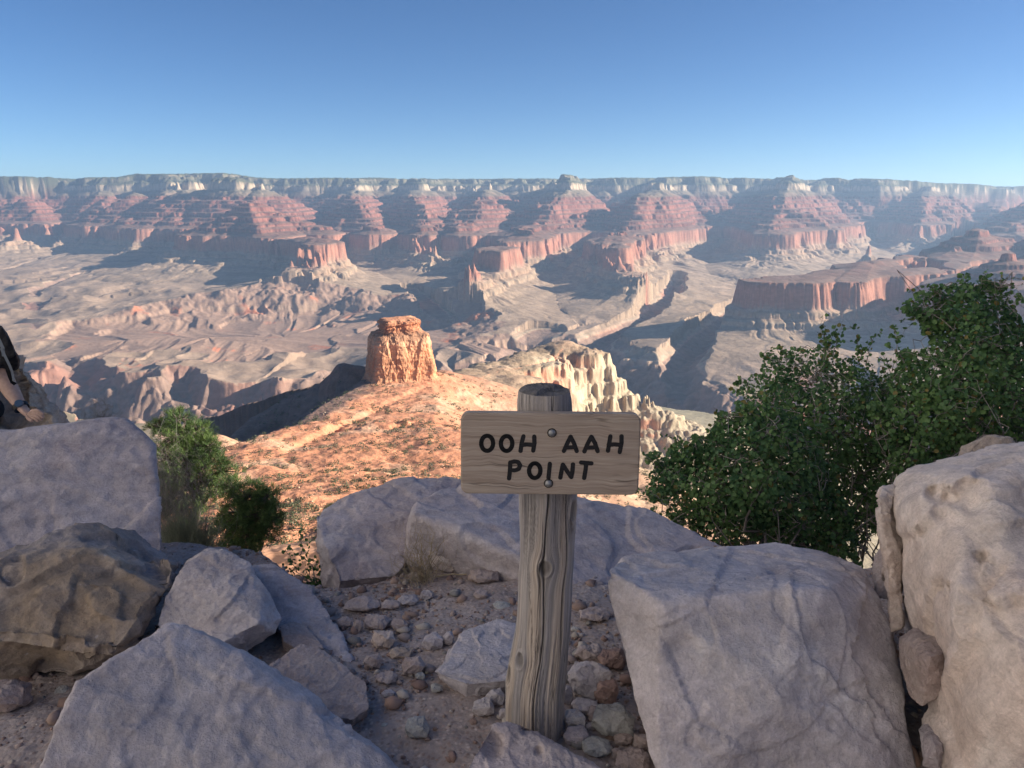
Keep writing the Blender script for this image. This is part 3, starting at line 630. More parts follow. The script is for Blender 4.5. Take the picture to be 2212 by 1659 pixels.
boulder('boulder', [(676, 1112, 3.15), (690, 1099, 3.25), (740, 1078, 3.35), (800, 1055, 3.42), (880, 1031, 3.5), (960, 1021, 3.55), (1012, 1034, 3.55), (985, 1060, 3.45), (905, 1110, 3.2), (884, 1200, 3.0), (864, 1258, 2.93), (830, 1282, 2.9), (722, 1303, 2.86), (700, 1262, 2.92), (680, 1175, 3.02)],
        .40, 'mauve', 'big mauve boulder with rounded top, left of the sign post at the ledge', 10, extra=[(860, 1245, 2.85), (730, 1258, 2.80), (700, 1180, 2.92)], smooth=2, drop=.1)
boulder('boulder', [(890, 1108, 3.0), (903, 1078, 3.12), (950, 1052, 3.28), (1000, 1046, 3.35), (1120, 1056, 3.42), (1240, 1064, 3.42), (1332, 1073, 3.4), (1400, 1096, 3.35), (1450, 1128, 3.28), (1500, 1156, 3.2), (1566, 1188, 3.1), (1440, 1260, 2.8), (1322, 1328, 2.58), (1240, 1285, 2.68), (1110, 1248, 2.85), (1000, 1242, 2.92), (874, 1236, 2.98)],
        .35, 'mauve', 'wide flat topped slab with brown underside, directly behind the sign post', 11, extra=[(893, 1112, 2.9), (1000, 1142, 2.83), (1110, 1207, 2.72), (1240, 1262, 2.62)], smooth=2, drop=.1, amps=(.015, .010, .004),
        post=carve([([(1245, 1265, 2.62), (1290, 1250, 2.7), (1320, 1275, 2.65)], .005, .02)]))
boulder('boulder', [(1312, 1230, 1.83), (1325, 1216, 1.9), (1345, 1205, 1.95), (1430, 1190, 2.05), (1560, 1187, 2.12), (1600, 1175, 2.16), (1680, 1171, 2.18), (1780, 1190, 2.12), (1860, 1228, 2.0), (1893, 1290, 1.9), (1912, 1345, 1.84), (1930, 1400, 1.8), (1955, 1500, 1.7), (2000, 1740, 1.55), (1425, 1740, 1.45), (1388, 1560, 1.6), (1350, 1400, 1.7), (1320, 1290, 1.77)],
        .22, 'pink', 'massive pink grey boulder right of the sign post with a cracked face', 12, extra=[(1370, 1262, 1.74), (1420, 1300, 1.66), (1600, 1280, 1.70), (1780, 1275, 1.74), (1700, 1500, 1.54)], smooth=2, shrink=.92, amps=(.014, .0045, .003),
        post=carve([([(1713, 1280, 1.7), (1725, 1350, 1.66), (1745, 1420, 1.62), (1800, 1475, 1.6), (1860, 1530, 1.58), (1900, 1600, 1.56)], .004, .014), ([(1860, 1300, 1.8), (1840, 1400, 1.74), (1870, 1500, 1.66), (1925, 1560, 1.62)], .004, .016),
          ([(1545, 1265, 1.72), (1520, 1320, 1.67), (1480, 1335, 1.66)], .010, .012), ([(1460, 1450, 1.6), (1510, 1560, 1.56), (1560, 1590, 1.55)], .008, .010), ([(1320, 1245, 1.8), (1450, 1270, 1.72), (1560, 1262, 1.74), (1700, 1240, 1.85)], .012, .012)],
          [(1545, 1215, 2.0, .035, .015), (1480, 1420, 1.62, .045, .012)]))
boulder('boulder', [(1897, 1072, 1.95), (1904, 1052, 2.0), (1935, 1044, 2.02), (1958, 1040, 2.03), (1962, 1080, 1.98), (1956, 1200, 1.9), (1950, 1352, 1.82), (1926, 1366, 1.82), (1908, 1255, 1.9), (1912, 1185, 1.93), (1901, 1140, 1.94)],
        .4, 'pale', 'tall thin slab split from the left side of the giant pitted boulder', 13, smooth=3, amps=(.012, .008, .004))
boulder('boulder', [(1960, 1050, 2.03), (1990, 1040, 2.08), (2100, 1018, 2.1), (2212, 994, 2.1), (2420, 915, 2.1), (2450, 1850, 1.35), (2040, 1850, 1.45), (2015, 1560, 1.62), (1975, 1400, 1.75), (1958, 1300, 1.82), (1962, 1150, 1.9)],
        .9, 'pale', 'giant pale pitted boulder filling the right edge', 14, extra=[(1985, 1110, 1.86), (2130, 1080, 1.75), (2150, 1300, 1.52), (2110, 1500, 1.45), (2300, 1500, 1.3)], smooth=2, vox=.0095, amps=(.035, .012, .005), shrink=.97,
        post=carve([([(2220, 1310, 1.5), (2160, 1305, 1.55), (2130, 1290, 1.6), (2125, 1320, 1.6)], .007, .035), ([(2125, 1320, 1.6), (2120, 1400, 1.58), (2090, 1440, 1.58)], .005, .02), ([(2215, 1130, 1.6), (2110, 1170, 1.65), (2105, 1250, 1.62), (2140, 1300, 1.6)], .02, .03)],
          [(2030, 1068, 1.85, .024, .05), (2055, 1075, 1.85, .02, .04), (2090, 1058, 1.8, .026, .05), (2065, 1085, 1.8, .015, .03), (2032, 1105, 1.85, .02, .035), (1992, 1150, 1.85, .01, .02), (2120, 1205, 1.6, .012, .03), (2100, 1090, 1.75, .02, .03), (2010, 1060, 1.9, .014, .03)]))
boulder('boulder', [(1943, 1378, 1.75), (1973, 1353, 1.76), (2012, 1354, 1.74), (2050, 1370, 1.7), (2086, 1390, 1.66), (2085, 1432, 1.62), (2052, 1490, 1.6), (1992, 1525, 1.62), (1962, 1502, 1.66), (1943, 1440, 1.7)], .14, 'dust', 'rounded brown rock wedged between the massive and the giant boulder', 15, extra=[(2010, 1420, 1.58)], smooth=4, cat='rock')
boulder('boulder', [(1981, 1574, 1.62), (2000, 1550, 1.64), (2030, 1560, 1.62), (2066, 1602, 1.58), (2062, 1642, 1.54), (2030, 1668, 1.52), (1992, 1655, 1.54)], .12, 'mauve', 'smooth egg shaped rock in the gap at the bottom right', 16, extra=[(2020, 1610, 1.5)], smooth=8, cat='rock')
boulder('boulder', [(1884, 1245, 2.2), (1890, 1200, 2.25), (1905, 1180, 2.25), (1925, 1200, 2.2), (1925, 1300, 2.05), (1890, 1290, 2.1)], .2, 'dust', 'narrow dark rock in the cleft behind the massive boulder', 17, cat='rock')
boulder('boulder', [(2062, 1005, 3.3), (2075, 962, 3.4), (2130, 938, 3.4), (2185, 942, 3.4), (2206, 965, 3.4), (2205, 1015, 3.3)], .4, 'tan', 'smooth tan boulder half hidden behind the green shrub at right', 18, smooth=4)
boulder('boulder', [(934, 1450, 1.99), (952, 1428, 2.04), (1000, 1361, 2.22), (1048, 1342, 2.28), (1082, 1336, 2.3), (1116, 1350, 2.28), (1190, 1400, 2.12), (1190, 1480, 1.97), (1105, 1500, 1.92), (1005, 1514, 1.89), (985, 1498, 1.92)], .05, 'pink', 'flat pinkish slab lying on the dirt just left of the post', 19, extra=[(945, 1453, 1.94), (1010, 1478, 1.88), (1110, 1468, 1.9)], facet=.001, smooth=3, drop=.06, amps=(.008, .003, .0015), cat='rock')
boulder('boulder', [(985, 1760, 1.42), (1005, 1662, 1.46), (1048, 1622, 1.5), (1057, 1582, 1.54), (1064, 1561, 1.56), (1092, 1555, 1.58), (1150, 1578, 1.58), (1200, 1602, 1.57), (1262, 1632, 1.55), (1322, 1668, 1.5), (1345, 1760, 1.42)], .10, 'mauve', 'low pitted rock at the bottom centre in front of the post', 20, smooth=2, drop=.1, cat='rock', post=carve((), [(1135, 1572, 1.55, .012, .02), (1065, 1612, 1.5, .022, .03), (1162, 1620, 1.5, .008, .015)]))
# ---------------------------------------------------------------- the smaller loose rocks (u0, u1, v0, v1 in picture units)
def small_rock(x0, x1, y0, y1, mat, label, seed, kind='rock', lift=0.0, flat=False):
    u0, u1, v0, v1 = 658 + x0 / 3, 658 + x1 / 3, 1106 + y0 / 3, 1106 + y1 / 3
    uc, vc = (u0 + u1) / 2, (v0 + v1) / 2
    d = ray(uc, v1 - (v1 - v0) * .15); k = 1.2
    for _ in range(200):
        if d[2] * k < gz(d[0] * k, d[1] * k) + lift: break
        k += .012
    depth = k; Yc = d[1] * k
    w = (u1 - u0) / FPX * depth; h = (v1 - v0) / FPX * depth
    dy = w * (.8 if not flat else 1.0); sd = math.sin(rad(30)); cd = math.cos(rad(30))
    hh = max((h - dy * sd * .8) / cd, h * .45)
    c = PY(uc, vc, Yc); rs = random.Random(seed * 13 + 5)
    bm = bmesh.new(); n = 15
    a0 = rs.uniform(0, 6.28)
    for i in range(n):
        ga = i * 2.399963 + a0; zz = 1 - 2 * (i + .5) / n; r = math.sqrt(1 - zz * zz)
        j = rs.uniform(.86, 1.12)
        q = Vector((math.cos(ga) * r, math.sin(ga) * r, zz)); q = Vector([math.copysign(abs(e) ** .8, e) for e in q]) * j
        bm.verts.new(c + Vector((q.x * w * .52, q.y * dy * .5, q.z * hh * .56)))
    r = bmesh.ops.convex_hull(bm, input=bm.verts)
    bmesh.ops.delete(bm, geom=[g for g in r['geom_interior'] if isinstance(g, bmesh.types.BMVert)], context='VERTS'); bmesh.ops.recalc_face_normals(bm, faces=bm.faces)
    return finish_rock('rock', bm, mat, max(w, h) / 42, 1, (w * .03, w * .016, w * .006), seed, label, 'loose rocks on the dirt', 'rock')
SM = [
 (775, 1088, 168, 402, 'pale', 'pale rounded rock resting against the slab, beside dry grass'),
 (1065, 1148, 315, 388, 'pink', 'small tan rock right of the pale rounded rock'),
 (1058, 1258, 350, 472, 'dust', 'flat pinkish rock with pebbles on it below the brown underside'),
 (250, 492, 545, 650, 'dust', 'wide dusty rock at the foot of the big mauve boulder'),
 (478, 622, 560, 640, 'dust', 'rounded brown rock between the wide dusty rock and the pale smooth one'),
 (600, 747, 528, 614, 'pink', 'pale smooth oval rock below the left ledge boulder'),
 (742, 842, 500, 572, 'pink', 'pointed pink rock right of the pale smooth oval one'),
 (372, 562, 655, 772, 'dust', 'pyramid shaped brown rock in the left rubble pile'),
 (556, 677, 683, 792, 'dust', 'blocky brown rock right of the pyramid shaped one'),
 (430, 594, 754, 897, 'pale', 'pale yellowish faceted rock in the left rubble pile'),
 (548, 716, 866, 952, 'tan', 'flat cream rock below the pale yellowish faceted one'),
 (760, 902, 778, 910, 'mauve', 'blocky mauve rock in the middle of the dirt, paired with a smaller one'),
 (892, 972, 768, 872, 'mauve', 'smaller rounded rock touching the blocky mauve one'),
 (378, 502, 908, 1022, 'dust', 'dusty four sided rock left of the flat cream rock'),
 (612, 780, 924, 1078, 'dust', 'sharp topped brown rock standing in the middle of the rubble'),
 (442, 602, 1028, 1117, 'dust', 'dusty wedge rock at the lower end of the left rubble pile'),
 (714, 782, 1034, 1098, 'grey', 'small greenish pebble rock beside a dry stick'),
 (494, 584, 1143, 1218, 'pink', 'small pale rock alone on the dirt left of the flat slab'),
 (638, 826, 1322, 1482, 'grey', 'grey four sided rock alone on the bare dirt at the bottom'),
 (494, 542, 1363, 1407, 'grey', 'tiny grey stone left of the grey four sided rock'),
 (814, 902, 1108, 1176, 'grey', 'small blue grey rock in front of the flat pinkish slab'),
 (1172, 1305, 1138, 1268, 'pink', 'pink angular rock touching the left side of the post'),
 (1083, 1242, 1203, 1337, 'pink', 'five sided grey pink rock left of the post base'),
 (1068, 1116, 1328, 1384, 'red', 'small round stone below the five sided rock'),
 (1255, 1325, 1262, 1356, 'mauve', 'small rock against the foot of the post on its left side'),
 (198, 318, 672, 758, 'dust', 'rounded brown rock at the left end of the rubble pile'),
 (312, 382, 690, 795, 'dust', 'upright brown rock left of the pyramid shaped one'),
 (1765, 1978, 608, 716, 'dust', 'brown wedge rock at the end of the wide slab, right of the post'),
 (1742, 1952, 838, 990, 'dust', 'brown rounded wedge rock, topmost of the pile right of the post'),
 (1892, 2088, 872, 1032, 'red', 'dark red brown rock against the massive boulder near the pile top'),
 (1686, 2004, 958, 1218, 'mauve', 'largest mauve rock of the pile right of the post'),
 (1862, 2042, 1068, 1268, 'red', 'sharp red brown block below the largest mauve rock'),
 (1662, 1742, 1118, 1272, 'mauve', 'narrow upright rock touching the right side of the post'),
 (1722, 1907, 1198, 1318, 'mauve', 'mauve oval rock in the middle of the pile'),
 (1822, 2004, 1252, 1374, 'dust', 'rounded rock above the blue green one in the pile'),
 (1668, 1832, 1272, 1412, 'pale', 'whitish angular rock beside the foot of the post'),
 (1846, 2148, 1214, 1478, 'grey', 'large blue green block in the pile right of the post'),
 (1818, 1892, 1358, 1424, 'mauve', 'small stone left of the blue green block'),
 (1672, 1858, 1383, 1518, 'mauve', 'dark mauve rock behind the low pitted rock'),
 (1998, 2132, 1408, 1524, 'dust', 'brown angular rock under the blue green block'),
 (1798, 1992, 1458, 1592, 'grey', 'grey split rock at the bottom of the pile'),
 (1978, 2052, 1518, 1625, 'dust', 'small upright rock right of the grey split rock'),
 (2012, 2250, 1518, 1680, 'dust', 'brown rock at the bottom edge beside the massive boulder'),
 (2122, 2246, 1428, 1562, 'dust', 'brown rock wedged under the left edge of the massive boulder'),
 (1718, 1784, 738, 784, 'grey', 'small pale stone right of the post above the pile'),
 (1758, 1808, 774, 818, 'pale', 'tiny white stone right of the post'),
 (1088, 1192, 498, 566, 'dust', 'half buried rock on the dirt beyond the flat slab'),
 (1212, 1342, 582, 622, 'grey', 'thin grey flake lying flat left of the post'),
]
for i, (a, b, c_, d_, m, lab) in enumerate(SM): small_rock(a, b, c_, d_, m, lab, 40 + i)
# a few rocks further left
def rock_at(u0, u1, v0, v1, mat, label, seed): small_rock((u0 - 658) * 3, (u1 - 658) * 3, (v0 - 1106) * 3, (v1 - 1106) * 3, mat, label, seed)
rock_at(-40, 62, 1462, 1545, 'dust', 'brown rock at the left edge under the angular boulder', 101)
rock_at(-30, 12, 1196, 1246, 'red', 'small orange brown rock at the left edge on the slab', 102)
rock_at(118, 150, 1480, 1500, 'grey', 'thin pale stone under the angular brown boulder', 103)
rock_at(596, 625, 1478, 1500, 'mauve', 'small rounded stone on the half buried boulder edge', 104)
rock_at(640, 662, 1474, 1490, 'grey', 'tiny green grey stone beside the pale slab', 105)

# ---------------------------------------------------------------- gravel
def build_gravel():
    rs = np.random.RandomState(11)
    base = bmesh.new(); bmesh.ops.create_icosphere(base, subdivisions=1, radius=1.0)
    bv = np.array([v.co[:] for v in base.verts]); bf = np.array([[v.index for v in f.verts] for f in base.faces]); base.free()
    N = 19000; xs = rs.uniform(-2.0, 1.6, N * 3); ys = rs.uniform(1.35, 3.5, N * 3)
    dens = .22 + 1.2 * sstep(-.1, .5, n2(xs / .35, ys / .35, 400)) + .8 * np.exp(-((xs + .45) ** 2 / .06 + (ys - 2.35) ** 2 / .25)) + .7 * np.exp(-((xs - .35) ** 2 / .05 + (ys - 2.0) ** 2 / .3))
    k = rs.rand(N * 3) < dens * .45; xs = xs[k][:N]; ys = ys[k][:N]; n = len(xs)
    r = .0022 + .0065 * rs.rand(n) ** 3 + (rs.rand(n) > .94) * rs.uniform(.006, .024, n)
    zs = gz(xs, ys) + r * .25
    Q = rs.randn(n, 3, 3); sc = rs.uniform(.6, 1.2, (n, 1, 3)) * np.array([1, 1, .75])
    jv = bv[None] * (1 + rs.uniform(-.36, .3, (n, len(bv), 1)))
    a = rs.rand(n) * 6.28; ca, sa = np.cos(a), np.sin(a)
    jv = jv * sc * r[:, None, None]
    V = np.stack([jv[..., 0] * ca[:, None] - jv[..., 1] * sa[:, None], jv[..., 0] * sa[:, None] + jv[..., 1] * ca[:, None], jv[..., 2]], -1) + np.stack([xs, ys, zs], 1)[:, None]
    F = (bf[None] + (np.arange(n) * len(bv))[:, None, None]).reshape(-1, 3)
    pal = np.array([(.30, .22, .185), (.24, .165, .14), (.36, .29, .26), (.42, .37, .33), (.26, .25, .24), (.33, .22, .17), (.5, .45, .4)])
    c = pal[rs.choice(7, n, p=[.25, .25, .17, .1, .1, .1, .03])] * rs.uniform(.75, 1.15, (n, 1)); c = np.repeat(c, len(bv), 0)
    t = NT('gravel'); at = t.new('ShaderNodeAttribute'); at.attribute_name = 'tone'
    g = t.noise(t.pos(), 300, 4, .7); col = t.mix(.5, at.outputs['Color'], t.ramp(g, [(.3, .7), (.7, 1.25)]), 'MULTIPLY')
    me = np_mesh('gravel', V.reshape(-1, 3), F, False, t.done(col, t.bump(g, .5, .001), .95), {'tone': np.concatenate([c, np.ones((len(c), 1))], 1)})
    tag(link('gravel', me), kind='stuff')
build_gravel()
# ---------------------------------------------------------------- the sign
def build_sign():
    root = bpy.data.objects.new('sign_post', None); scene.collection.objects.link(root)
    base = PY(1155, 1590, 1.75); root.location = base
    tag(root, 'weathered wooden post with a routed plank sign reading OOH AAH POINT', 'sign')
    # outline of the post in the picture
    prof_ = [(843, 1122, 1230), (848, 1117, 1236), (870, 1116, 1237), (900, 1117, 1239), (1000, 1120, 1244), (1070, 1122, 1249), (1130, 1124, 1246), (1200, 1125, 1243), (1245, 1120, 1240), (1300, 1118, 1238), (1350, 1115, 1235), (1400, 1108, 1230),
             (1440, 1099, 1226), (1480, 1092, 1222), (1540, 1091, 1217), (1600, 1092, 1214), (1700, 1092, 1212)]
    vs = np.array([p[0] for p in prof_], float); zs = np.array([PY(1106, v, 1.75).z for v in vs])
    xl = np.array([PY(p[1], p[0], 1.72).x for p in prof_]); xr = np.array([PY(p[2], p[0], 1.72).x for p in prof_])
    nA, nZ = 460, 860
    z = np.linspace(zs[0], zs[-1], nZ); L = np.interp(-z, -zs, xl); Rr = np.interp(-z, -zs, xr)
    ker = np.ones(31) / 31; L = np.convolve(np.pad(L, 15, 'edge'), ker, 'valid'); Rr = np.convolve(np.pad(Rr, 15, 'edge'), ker, 'valid')
    th = np.linspace(0, 2 * np.pi, nA, endpoint=False)
    TH, ZZ = np.meshgrid(th, z); cx = ((L + Rr) / 2)[:, None]; rr = ((Rr - L) / 2)[:, None]
    # knots: (u, v, radius)
    arc = (TH - 1.5 * np.pi); arc = (arc + np.pi) % (2 * np.pi) - np.pi; ax = arc * rr     # 0 at the front
    lx = ax.copy(); knot = np.zeros_like(lx); ring = np.zeros_like(lx)
    for (u, v, r, asp) in ((1177, 1222, .015, 1.25), (1124, 1428, .012, 1.7), (1239, 1108, .012, 2.2), (1098, 1475, .014, 1.8)):
        kz = PY(1106, v, 1.70).z; i = int(np.argmin(np.abs(z - kz)))
        fr = (PY(u, v, 1.69).x - cx[i, 0]) / rr[i, 0]; kx = math.asin(max(-.97, min(.97, fr))) * rr[i, 0]
        dx = ax - kx; dz = (ZZ - kz) / asp; e = np.sqrt(dx * dx + dz * dz)
        lx = lx - dx * np.exp(-(e / (r * 2.0)) ** 2) * .85       # grain flows round the knot
        knot = np.maximum(knot, np.exp(-(e / r) ** 6)); ring = np.maximum(ring, np.exp(-((e - r * 1.15) / (r * .28)) ** 2))
    lean = .012 * np.sin(ZZ * 5); g = (lx + lean * .6)
    def G(sx, sz, seed): return n2((g / sx).ravel() + seed, (ZZ / sz).ravel(), seed).reshape(g.shape)
    grain = G(.0035, .25, 501) * .5 + G(.0016, .12, 502) * .35 + G(.009, .5, 503) * .6
    crackn = G(.010, .33, 504); crack = np.exp(-(crackn / .05) ** 2) * sstep(.0, .25, G(.03, .5, 505)); crack2 = np.exp(-(G(.005, .2, 506) / .06) ** 2) * sstep(.1, .4, G(.02, .3, 507))
    low = sstep(zs[0] - .45, zs[-1] + .15, ZZ) ; rag = G(.006, .16, 508) * sstep(-.95, -1.15, ZZ)
    deep = np.exp(-((g + .001 + .004 * np.sin(ZZ * 14)) / .0016) ** 2) * sstep(-.60, -.66, ZZ)       # long check down the front
    deep2 = np.exp(-((g - .052 + .003 * np.sin(ZZ * 18)) / .0022) ** 2) * sstep(-.55, -.62, ZZ) * sstep(-1.3, -1.0, ZZ)
    d = grain * .0011 - crack * .0045 - crack2 * .0022 - deep * .006 - deep2 * .006 + ring * .0035 - knot * .003 + rag * .003 + G(.03, .4, 509) * .003
    R = rr + d; X = cx + np.cos(TH) * R; Y = 1.75 + np.sin(TH) * R * .97
    V = np.stack([X, Y, ZZ], -1).reshape(-1, 3)
    warm = sstep(-.1, .5, G(.03, .8, 510)) ; blue = sstep(.0, .35, n2(((g - .02) / .05).ravel(), (ZZ / .6).ravel(), 511).reshape(g.shape)) * sstep(-1.35, -1.1, ZZ)
    c0 = np.array([.29, .27, .26]); c1 = np.array([.39, .335, .285]); c2 = np.array([.19, .185, .20])
    C = c0 * (1 - warm[..., None]) + c1 * warm[..., None]; C = C * (1 - .75 * blue[..., None]) + c2 * .75 * blue[..., None]
    C = C * (1 + .42 * grain + .15 * G(.0012, .05, 513))[..., None]; C = C * (1 - .8 * np.clip(crack + deep + deep2, 0, 1) - .5 * crack2 * (1 - crack))[..., None]
    C = C * (1 - .42 * knot)[..., None]; C *= (1 + .10 * ring)[..., None]
    C = np.clip(C, .015, .6).reshape(-1, 3)
    idx = np.arange(nA * nZ).reshape(nZ, nA); nx = np.roll(idx, -1, 1)
    F = np.stack([idx[:-1], nx[:-1], nx[1:], idx[1:]], -1).reshape(-1, 4)[:, ::-1]
    # sawn, split top
    K = 60; top = []; tc = []
    ringv = V[:nA]
    for k in range(1, K + 1):
        f = 1 - k / (K + .0); q = np.array([cx[0, 0], 1.75, 0]) * (1 - f) + ringv * f
        x = q[:, 0] - cx[0, 0]; y = q[:, 1] - 1.75
        rise = .010 * (1 - f ** 5); step = -.009 * sstep(.012, .019, x * .75 - y * .6 + .004 * n2(x / .01, y / .01, 520))
        chk = np.exp(-((y + .012 * np.sin(x * 90) + x * .25) / .0016) ** 2) + np.exp(-((x - .013 + y * .9) / .0014) ** 2)
        q[:, 2] = ringv[:, 2] + rise + step * (1 - f ** 8) - chk * .005 + n2(x / .004, y / .004, 521) * .0012
        top.append(q); rg = np.sin(np.hypot(x + .01, y) * 1400 + 3 * n2(x / .01, y / .01, 522)) * .1
        tc.append(np.clip(np.array([.135, .13, .13]) * (1 + rg + .3 * n2(x / .012, y / .012, 523))[:, None] * (1 - .7 * np.clip(chk, 0, 1))[:, None], .015, .5))
    V = np.concatenate([V] + top); C = np.concatenate([C] + tc); n0 = nA * nZ
    rows = np.concatenate([idx[:1], (n0 + np.arange(K * nA)).reshape(K, nA)]); rn = np.roll(rows, -1, 1)
    F = np.concatenate([F, np.stack([rows[:-1], rn[:-1], rn[1:], rows[1:]], -1).reshape(-1, 4)])
    t = NT('weathered post wood'); at = t.new('ShaderNodeAttribute'); at.attribute_name = 'wood'
    fn = t.noise(t.pos((700, 700, 24)), 1.0, 4, .7); col = t.mix(.45, at.outputs['Color'], t.ramp(fn, [(.3, .7), (.7, 1.3)]), 'MULTIPLY')
    me = np_mesh('post', V - np.array(base), F, True, t.done(col, t.bump(fn, .5, .0012), .85), {'wood': np.concatenate([C, np.ones((len(C), 1))], 1)})
    link('post', me, root)
    # ---- plank
    k = .405 / 1637.0; Yf = 1.655; c = PY((1700 + 1087 * .4295) * .5486, (1450 + 792 * .4295) * .5486, Yf)
    # the plank stands upright facing the viewer, turned a hair clockwise
    M = Matrix.Translation(c) @ Matrix.Rotation(rad(.55), 4, 'Y') @ Matrix.Rotation(rad(-3), 4, 'X')
    W2, H2, r = 1637 * k / 2, 722 * k / 2 * 1.055, 74 * k; T = .032
    bm = bmesh.new(); loop = []
    for (sx, sy, a0) in ((1, 1, 0), (-1, 1, 90), (-1, -1, 180), (1, -1, 270)):
        for i in range(9):
            a = rad(a0 + i * 90 / 8); loop.append((sx * (W2 - r) + math.cos(a) * r, sy * (H2 - r) + math.sin(a) * r))
    vs_ = [bm.verts.new((x, 0, y)) for x, y in loop]; f = bm.faces.new(vs_); ex = bmesh.ops.extrude_face_region(bm, geom=[f])
    for v in [g for g in ex['geom'] if isinstance(g, bmesh.types.BMVert)]: v.co.y += T
    bmesh.ops.recalc_face_normals(bm, faces=bm.faces)
    ed = [e for e in bm.edges if abs(e.verts[0].co.y - e.verts[1].co.y) < 1e-6]
    bmesh.ops.bevel(bm, geom=ed, offset=.0035, segments=3, affect='EDGES')
    me = bpy.data.meshes.new('board'); bm.to_mesh(me); bm.free()
    for p in me.polygons: p.use_smooth = False
    t = NT('plank wood'); p0 = t.pos(obj=True)
    w = t.noise(p0, 6, 3, .5); 
    mp = t.new('ShaderNodeMapping'); mp.inputs['Scale'].default_value = (3.0, 3.0, 190); t.link(p0, mp.inputs[0])
    off = t.new('ShaderNodeVectorMath'); off.operation = 'ADD'; t.link(mp.outputs[0], off.inputs[0]); cmb = t.new('ShaderNodeCombineXYZ'); t.link(t.math('MULTIPLY', w, 10.0), cmb.inputs[2]); t.link(cmb.outputs[0], off.inputs[1])
    g1 = t.noise(off.outputs[0], 1.0, 5, .6); g2 = t.noise(off.outputs[0], 3.5, 3, .6)
    col = t.ramp(g1, [(.28, (.21, .16, .125)), (.42, (.33, .265, .215)), (.55, (.40, .335, .275)), (.75, (.48, .415, .35))])
    col = t.mix(.5, col, t.ramp(g2, [(.3, .66), (.6, 1.12)]), 'MULTIPLY')
    lg = t.noise(p0, 9, 3); col = t.mix(t.math('MULTIPLY', t.ramp(lg, [(.45, 0.0), (.65, 1.0)]), .45), col, (.32, .27, .23))
    ck = t.new('ShaderNodeMapping'); ck.inputs['Scale'].default_value = (2.2, 2.2, 60); t.link(off.outputs[0], ck.inputs[0]); ck.inputs['Scale'].default_value = (.8, .8, .3)
    cn = t.noise(ck.outputs[0], 1.0, 2, .5); cm = t.ramp(t.math('ABSOLUTE', t.math('SUBTRACT', cn, .42)), [(.006, 1.0), (.022, 0.0)])
    cm = t.math('MULTIPLY', cm, t.ramp(t.noise(t.pos((5, 5, 14), obj=True), 1.0, 2), [(.50, 0.0), (.62, .7)])); col = t.mix(cm, col, (.05, .035, .025))
    nrm = t.bump(g1, .7, .0022); nrm = t.bump(g2, .5, .0008, nrm); nrm = t.bump(cm, 1.0, -.002, nrm)
    me.materials.append(t.done(col, nrm, .8))
    bd = link('board', me, root); bd.matrix_world = Matrix.Translation(-base) @ M; bd.matrix_basis = Matrix.Translation(-base) @ M
    # ---- routed black letters, strokes in plank units
    def loc(x, y): return ((x - 1087) * k, -(y - 792 - (x - 1087) * .0098) * k * 1.055)
    def ell(cx_, cy_, rx, ry): return [(cx_ + rx * math.cos(a), cy_ + ry * math.sin(a)) for a in [i * math.pi / 16 for i in range(33)]]
    S = [ell(510, 690, 54, 67), ell(687, 692, 52, 66), [(840, 627), (826, 680), (815, 757)], [(938, 630), (940, 690), (930, 757)], [(822, 706), (870, 700), (938, 706)],
         [(1210, 760), (1240, 690), (1268, 632), (1300, 690), (1327, 760)], [(1226, 728), (1312, 725)],
         [(1398, 762), (1425, 695), (1457, 632), (1492, 690), (1518, 762)], [(1413, 730), (1504, 727)],
         [(1630, 628), (1622, 690), (1612, 758)], [(1731, 630), (1733, 690), (1720, 770)], [(1617, 704), (1670, 700), (1727, 706)],
         [(722, 862), (720, 930), (712, 1006)], [(722, 862), (760, 852), (795, 858), (812, 888), (800, 920), (768, 932), (722, 930)],
         ell(947, 935, 52, 66), [(1084, 872), (1080, 930), (1074, 1000)], [(1183, 998), (1192, 940), (1203, 880), (1240, 935), (1283, 994), (1292, 940), (1296, 880)],
         [(1370, 862), (1415, 866), (1464, 870)], [(1418, 868), (1412, 930), (1402, 1002)]]
    bm = bmesh.new(); hw = 20 * k
    for si, st in enumerate(S):
        pts_ = [Vector((loc(*q)[0], loc(*q)[1])) for q in st]
        fine = []
        for a, b in zip(pts_[:-1], pts_[1:]):
            for i in range(5): fine.append(a.lerp(b, i / 5))
        fine.append(pts_[-1])
        for i, q in enumerate(fine):          # overlapping rounded dabs, each a shallow dome
            rr_ = hw * (1 + .06 * math.sin(i * 1.7 + si * 2)); vv = []
            yy = -.00045 - (i % 7) * .00002 - (si % 5) * .000016
            vv = [bm.verts.new((q.x + rr_ * math.cos(j * math.pi / 8), yy, q.y + rr_ * math.sin(j * math.pi / 8))) for j in range(16)]
            bm.faces.new(vv)
            if i:
                p = fine[i - 1]; dn = (q - p).normalized(); nn_ = Vector((-dn.y, dn.x)) * hw; y2 = -.00040 - (i % 3) * .000012 - (si % 5) * .000016 
                bm.faces.new([bm.verts.new((e.x, y2, e.y)) for e in (p + nn_, p - nn_, q - nn_, q + nn_)])
    for f in bm.faces:
        f.normal_update()
        if f.normal.y > 0: f.normal_flip()
    me = bpy.data.meshes.new('lettering'); bm.to_mesh(me); bm.free()
    t = NT('black letter paint'); n_ = t.noise(t.pos((60, 60, 400), obj=True), 1.0, 4, .6); col = t.ramp(n_, [(.35, (.010, .010, .012)), (.7, (.024, .024, .028))])
    me.materials.append(t.done(col, t.bump(n_, .5, .001), .7)); lt = link('lettering', me, bd)
    # ---- bolts
    t = NT('galvanised bolt'); t.b.inputs['Metallic'].default_value = .85; n_ = t.noise(t.pos(), 260, 4, .7)
